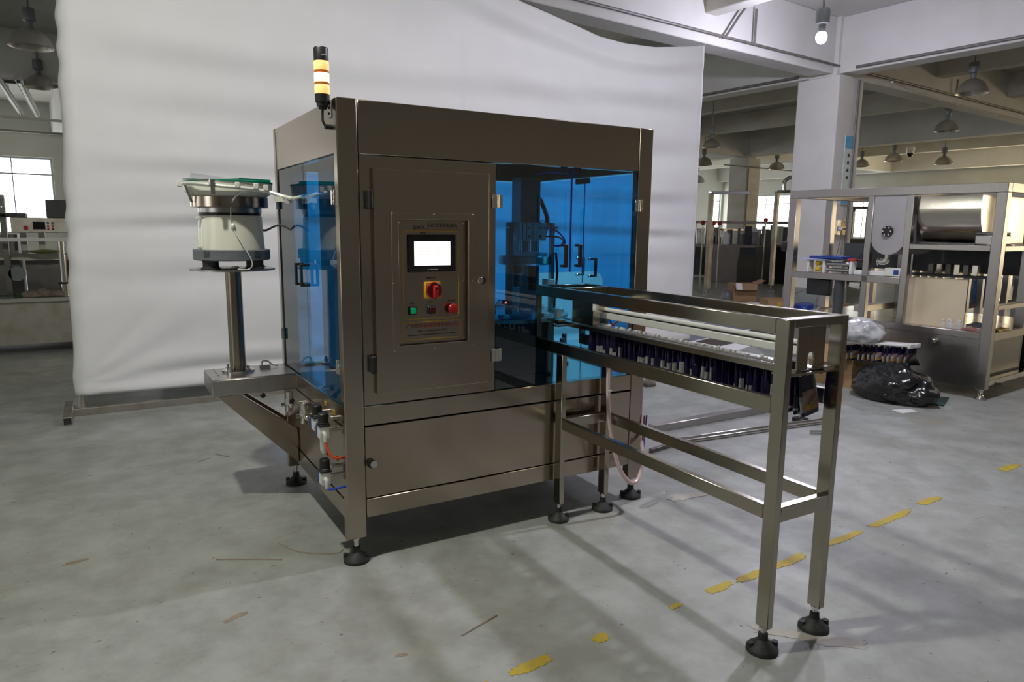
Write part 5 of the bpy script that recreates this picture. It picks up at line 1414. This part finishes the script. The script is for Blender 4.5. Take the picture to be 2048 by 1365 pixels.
MB().box(-1.60, -1.55, 6.3, 6.4, 0.55, 1.6).build('upright', steel_dark, lm, smooth=0)
MB().box(-4.2, -0.6, 6.55, 6.65, 0.93, 1.0).build('inner_deck', steel_rough, lm, smooth=0)
MB().box(-1.45, -0.6, 6.70, 7.2, 0.55, 0.92).build('inner_cabinet', steel_dark, lm, smooth=0)
MB().box(-4.2, -1.50, 6.70, 7.3, 0.55, 1.20).build('inner_cabinet', steel_dark, lm, smooth=0)
MB().lathe((-1.25, 6.45, 1.0), [(0.05, 0), (0.15, 0.02), (0.17, 0.03), (0.03, 0.045)], 24).build('dial_plate', lime, lm)
MB().cyl((-1.50, 6.3, 0.80), (-1.50, 6.34, 0.80), 0.075, 22).build('round_cover', gear_m, lm)
for x in (-1.46, -1.30, -0.98): MB().box(x, x + 0.06, 6.5, 6.56, 1.0, 1.22).build('bracket', steel_rough, lm, smooth=0)
MB().box(-1.20, -0.9, 6.3, 6.6, 1.375, 1.56).build('top_box', dark_grey, lm, bevel=0.006)
MB().box(-1.60, -1.38, 6.3, 6.6, 1.375, 1.42).build('top_block', dark_grey, lm, bevel=0.006)
for k, (x, y, sx) in enumerate(((-1.38, 6.06, 0.07), (-1.27, 6.07, 0.06), (-1.16, 6.07, 0.07))):
    lumpy('rag', stone_m, (x, y, 0.576), sx, 0.045, 0.04 + 0.01 * (k == 1), 50 + k, ['left', 'middle', 'right'][k] + ' one of three grey rags on the packing line lip', 'rag', 0.3, 20, 12)
lumpy('wrapped_part', clear_film, (-1.62, 6.4, 1.376), 0.20, 0.16, 0.12, 55, 'part wrapped in clear film on top of the packing line, left edge', 'film', 0.3, 26, 16)

# ------------------------------------------------------------------ far right aisle, between the curtain end and the frame machine


def gp(px, py):
    d = c_fwd + c_right * ((px - 1024) / 1406.0) - c_up * ((py - 682.5) / 1406.0)
    t = -CAM_POS.z / d.z
    return CAM_POS + d * t


EX = Vector((math.cos(TH), math.sin(TH), 0)); EY = Vector((-math.sin(TH), math.cos(TH), 0))


def leaning(label, pos, w, h, lean, m, face=(-0.75, -0.66)):
    n = Vector((face[0], face[1], 0)).normalized(); s = Vector((-n.y, n.x, 0))
    up = (Vector((0, 0, 1)) - n * lean).normalized()
    b = MB(); c = Vector(pos) + up * (h / 2) + Vector((0, 0, 0.004))
    b.obox(c, s, n, up, w / 2, 0.012, h / 2)
    o = b.build('steel_sheet', m, smooth=0, bevel=0.004)
    return tag(o, label, 'steel sheet')


leaning('wide steel sheet leaning in the far aisle beside the curtain end', (13.0, 10.30, 0), 0.82, 0.92, -0.06, steel_old)
leaning('middle steel sheet leaning in the far aisle', (13.25, 9.72, 0), 0.42, 0.74, -0.35, steel_old)
leaning('right steel sheet leaning in the far aisle', (13.55, 9.45, 0), 0.46, 0.96, -0.30, steel_old)
leaning('dark sheet edge leaning right of the steel sheets', (13.85, 9.20, 0), 0.22, 0.94, -0.25, black_plastic)


def far_machine(label, pos, rz, w, d, h, seed, tops):
    rd = random.Random(seed)
    t = thing('far_machine', label, 'machine', pos, rz, local=True)
    for x in (-w / 2, w / 2 - 0.06):
        for y in (-d / 2, d / 2 - 0.06):
            MB().box(x, x + 0.06, y, y + 0.06, 0, h).build('post', steel_old, t, bevel=0.004)
    MB().box(-w / 2, w / 2, -d / 2, d / 2, h * 0.55, h * 0.60).build('deck', steel_old, t, smooth=0)
    MB().box(-w / 2 + 0.06, w / 2 - 0.06, -d / 2 + 0.05, d / 2 - 0.05, 0.1, h * 0.55).build('cabinet', dark_grey, t, smooth=0)
    MB().box(-w / 2, w / 2, -d / 2, -d / 2 + 0.05, h - 0.06, h).build('top_rail', steel_old, t, bevel=0.003)
    MB().box(-w / 2, w / 2, d / 2 - 0.05, d / 2, h - 0.06, h).build('top_rail', steel_old, t, bevel=0.003)
    for k in range(tops):
        x = rd.uniform(-w / 2 + 0.15, w / 2 - 0.15); y = rd.uniform(-d / 2 + 0.1, d / 2 - 0.1); hh = rd.uniform(0.12, h * 0.36); s = rd.uniform(0.05, 0.14)
        m = rd.choice((steel_dark, steel_old, gear_m, dark_grey, alu))
        if rd.random() < 0.5: MB().box(x - s, x + s, y - s * 0.7, y + s * 0.7, h * 0.60, h * 0.60 + hh).build('unit_block', m, t, bevel=0.006)
        else: MB().cyl((x, y, h * 0.60), (x, y, h * 0.60 + hh), s * 0.7, 16).build('unit_cylinder', m, t)
    return t


far_machine('dark machine line behind the leaning panels in the far aisle', (14.75, 10.75, 0), -0.72, 3.4, 0.9, 1.55, 3, 34)
far_machine('tall dark machine beyond the left post of the frame machine', (15.0, 8.4, 0), -0.6, 0.9, 0.9, 1.9, 4, 6)
far_machine('machine line at the end of the hall by the far windows', (19.5, 15.2, 0), 0.2, 5.0, 1.0, 1.35, 5, 26)
for k, (x, y, z) in enumerate(((10.43, 8.5, 1.44), (11.39, 9.12, 1.44), (11.50, 9.04, 1.44), (13.24, 9.22, 1.54))):
    t = thing('red_lamp_head', ['red beacon nearest the curtain end', 'left one of two red beacons together in the far aisle', 'right one of two red beacons together in the far aisle', 'red beacon below the far window'][k], 'beacon', (x, y, z), group='red beacons in the far aisle')
    MB().lathe((x, y, z), [(0.02, -0.02), (0.05, 0.0), (0.055, 0.03), (0.04, 0.065), (0.01, 0.075)], 16).build('beacon_cap', red_plastic, t)
    MB().cyl((x, y, 0.0), (x, y, z), 0.014, 8).build('beacon_pole', steel_rough, t)
# tall thin steel stands
for k, (px, py, h) in enumerate(((1412, 590, 2.05), (1541, 582, 2.15))):
    p = gp(px, py)
    t = thing('steel_stand', ['slim steel post stand right beside the curtain end', 'slim steel post stand with bent top behind the frame machine'][k], 'stand', p, group='steel stands in the far aisle')
    MB().box(p.x - 0.04, p.x + 0.04, p.y - 0.04, p.y + 0.04, 0.12, h).build('post', steel_old, t, bevel=0.004)
    MB().lathe(p, [(0.07, 0), (0.07, 0.02), (0.02, 0.04), (0.02, 0.12)], 14).build('foot', steel_bright, t)
    MB().bar((p.x, p.y, h), (p.x + 0.5, p.y - 0.55, h), 0.06, 0.06).build('arm', steel_dark, t, bevel=0.003)
    if k: MB().tube([(p.x + 0.1, p.y - 0.1, h), (p.x + 0.1, p.y - 0.1, h + 0.22), (p.x + 0.2, p.y - 0.2, h + 0.3), (p.x + 0.3, p.y - 0.3, h + 0.22), (p.x + 0.3, p.y - 0.3, h)], 0.04, 10).build('pipe_bend', steel_bright, t)


def carton(label, pos, sx, sy, h, rz, flap=True, m=cardboard):
    t = thing('cardboard_box', label, 'box', pos, rz, local=True)
    w = MB(); th = 0.008
    w.box(-sx / 2, sx / 2, -sy / 2, -sy / 2 + th, 0, h); w.box(-sx / 2, sx / 2, sy / 2 - th, sy / 2, 0, h)
    w.box(-sx / 2, -sx / 2 + th, -sy / 2, sy / 2, 0, h); w.box(sx / 2 - th, sx / 2, -sy / 2, sy / 2, 0, h); w.box(-sx / 2, sx / 2, -sy / 2, sy / 2, 0, th)
    w.build('carton', m, t, smooth=0)
    if flap:
        MB().prism([(-sx / 2, -sy / 2, h), (sx / 2, -sy / 2, h), (sx / 2 - 0.03, -sy / 2 - 0.12, h - 0.10), (-sx / 2 + 0.03, -sy / 2 - 0.12, h - 0.10)], (0, 0.003, 0.006)).build('flap', m, t, smooth=0)
        MB().prism([(sx / 2, -sy / 2, h), (sx / 2, sy / 2, h), (sx / 2 + 0.15, sy / 2 - 0.02, h + 0.06), (sx / 2 + 0.15, -sy / 2 + 0.02, h + 0.06)], (0, 0, 0.006)).build('flap', m, t, smooth=0)
    return t


carton('open cardboard box with white paper on its flap in the far aisle', gp(1483, 606), 0.42, 0.40, 0.36, -0.6)
p = gp(1483, 606)
tag(MB().prism([(p.x - 0.33, p.y - 0.16, 0.27), (p.x - 0.27, p.y - 0.24, 0.27), (p.x - 0.20, p.y - 0.16, 0.37), (p.x - 0.26, p.y - 0.08, 0.37)], (0.003, 0.003, 0.003)).build('paper_strip', paper, smooth=0), 'strip of white paper on the open far cardboard box', 'paper')
carton('cardboard box with a yellow label beside the frame machine left post', gp(1551, 624), 0.42, 0.34, 0.22, -0.5, False)
p = gp(1551, 624)
tag(MB().obox((p.x - 0.20, p.y - 0.235, 0.13), EX, EY, (0, 0, 1), 0.06, 0.004, 0.07).build('yellow_label', yellow_plastic, smooth=0), 'yellow label stuck on the cardboard box by the frame machine', 'label')
carton('small cardboard box below the white column', gp(1668, 640), 0.30, 0.30, 0.26, -0.3, False)
for k, (px, py) in enumerate(((1496, 610), (1512, 612), (1520, 610))):
    q = gp(px, py)
    o = MB().obox((q.x, q.y, 0.02 + 0.02), (1, -0.4 + 0.3 * k, 0), (0.3, 1, 0), (0, 0, 1), 0.14, 0.09, 0.02).build('flat_carton', (cardboard, paper, cardboard)[k], smooth=0)
    tag(o, ['left flattened brown carton piece on the far aisle floor', 'white flattened carton piece on the far aisle floor', 'right flattened brown carton piece on the far aisle floor'][k], 'carton')
lumpy('blue_bag', blue_plastic, gp(1610, 627), 0.22, 0.16, 0.10, 71, 'crumpled blue plastic bag on the floor below the white column', 'bag', 0.35, 26, 16)
lumpy('orange_bag', orange_paint, gp(1588, 634), 0.14, 0.14, 0.06, 72, 'crumpled orange packaging on the floor below the white column', 'bag', 0.35, 26, 16)
lumpy('grey_bucket_bag', gear_m, gp(1454, 606), 0.10, 0.10, 0.14, 73, 'grey plastic bag beside the open far cardboard box', 'bag', 0.25, 20, 14)
tag(MB().tube([gp(1585, 640) + Vector((0, 0, 0.40)), gp(1620, 640) + Vector((0, 0, 0.48)), gp(1650, 642) + Vector((0, 0, 0.38)), gp(1676, 646) + Vector((0, 0, 0.02))], 0.012, 6).build('loose_cable', pipe_m), 'loose grey cable arching in front of the white column base', 'cable')
tag(MB().tube([gp(1648, 640) + Vector((0, 0, 0.85)), gp(1630, 642) + Vector((0, 0, 0.3)), gp(1618, 644) + Vector((0, 0, 0.02))], 0.010, 6).build('loose_cable', pipe_m), 'thin dark cable hanging down in front of the column base', 'cable')
p = gp(1297, 772)
lumpy('crumpled_scrap', stone_m, (p.x, p.y, 0), 0.06, 0.05, 0.035, 81, 'small crumpled scrap on the floor right of the capping machine', 'scrap', 0.35, 18, 12)

# things behind the frame machine, seen through it
rk = thing('steel_rack', 'tall steel rack seen behind the frame machine at the right edge', 'rack', (9.4, 2.2, 0), 0.09, local=True)
for x in (-1.6, -1.2, -0.8, -0.4, 0.0, 0.4, 0.8): MB().box(x, x + 0.07, 0.0, 0.07, 0, 1.85).build('upright', steel_grey, rk, bevel=0.003)
for z in (0.35, 0.95, 1.55): MB().box(-1.6, 0.87, 0.08, 0.55, z, z + 0.05).build('shelf', steel_grey, rk, smooth=0)
for k in range(5):
    lp = Vector((-1.25 + 0.42 * k, 0.3, 1.0 if k % 2 else 0.4))
    q = Matrix.Translation((9.4, 2.2, 0)) @ Matrix.Rotation(0.09, 4, 'Z') @ lp
    cr = thing('storage_crate', ['lower blue crate, left end of the rack', 'upper blue crate, second from the left on the rack', 'lower blue crate, middle of the rack', 'upper blue crate, second from the right on the rack', 'lower blue crate, right end of the rack'][k], 'crate', q, 0.09, group='blue crates on the rack', local=True)
    w = MB(); w.box(-0.17, 0.17, -0.14, 0.14, 0, 0.01); w.box(-0.17, 0.17, -0.14, -0.13, 0, 0.30); w.box(-0.17, 0.17, 0.13, 0.14, 0, 0.30); w.box(-0.17, -0.16, -0.13, 0.13, 0, 0.30); w.box(0.16, 0.17, -0.13, 0.13, 0, 0.30)
    w.build('crate_shell', blue_crate_m, cr, smooth=0, bevel=0.004)
    MB().box(-0.185, 0.185, -0.155, 0.155, 0.29, 0.31).build('crate_rim', blue_crate_m, cr, smooth=0, bevel=0.004)

# made-up machines and carton out of view, added to darken the steel reflections
far_machine('added dark machine out of view on the camera side, darkens the steel reflections', (5.0, -3.9, 0), 0.3, 2.6, 1.2, 1.7, 12, 10)
far_machine('second added dark machine out of view, farther along, darkens the steel reflections', (9.2, -5.2, 0), 0.2, 3.0, 1.2, 1.8, 13, 10)
carton('added brown carton out of view on the camera side, darkens the steel reflections', Vector((3.9, -2.7, 0)), 0.6, 0.5, 0.5, 0.4, False)
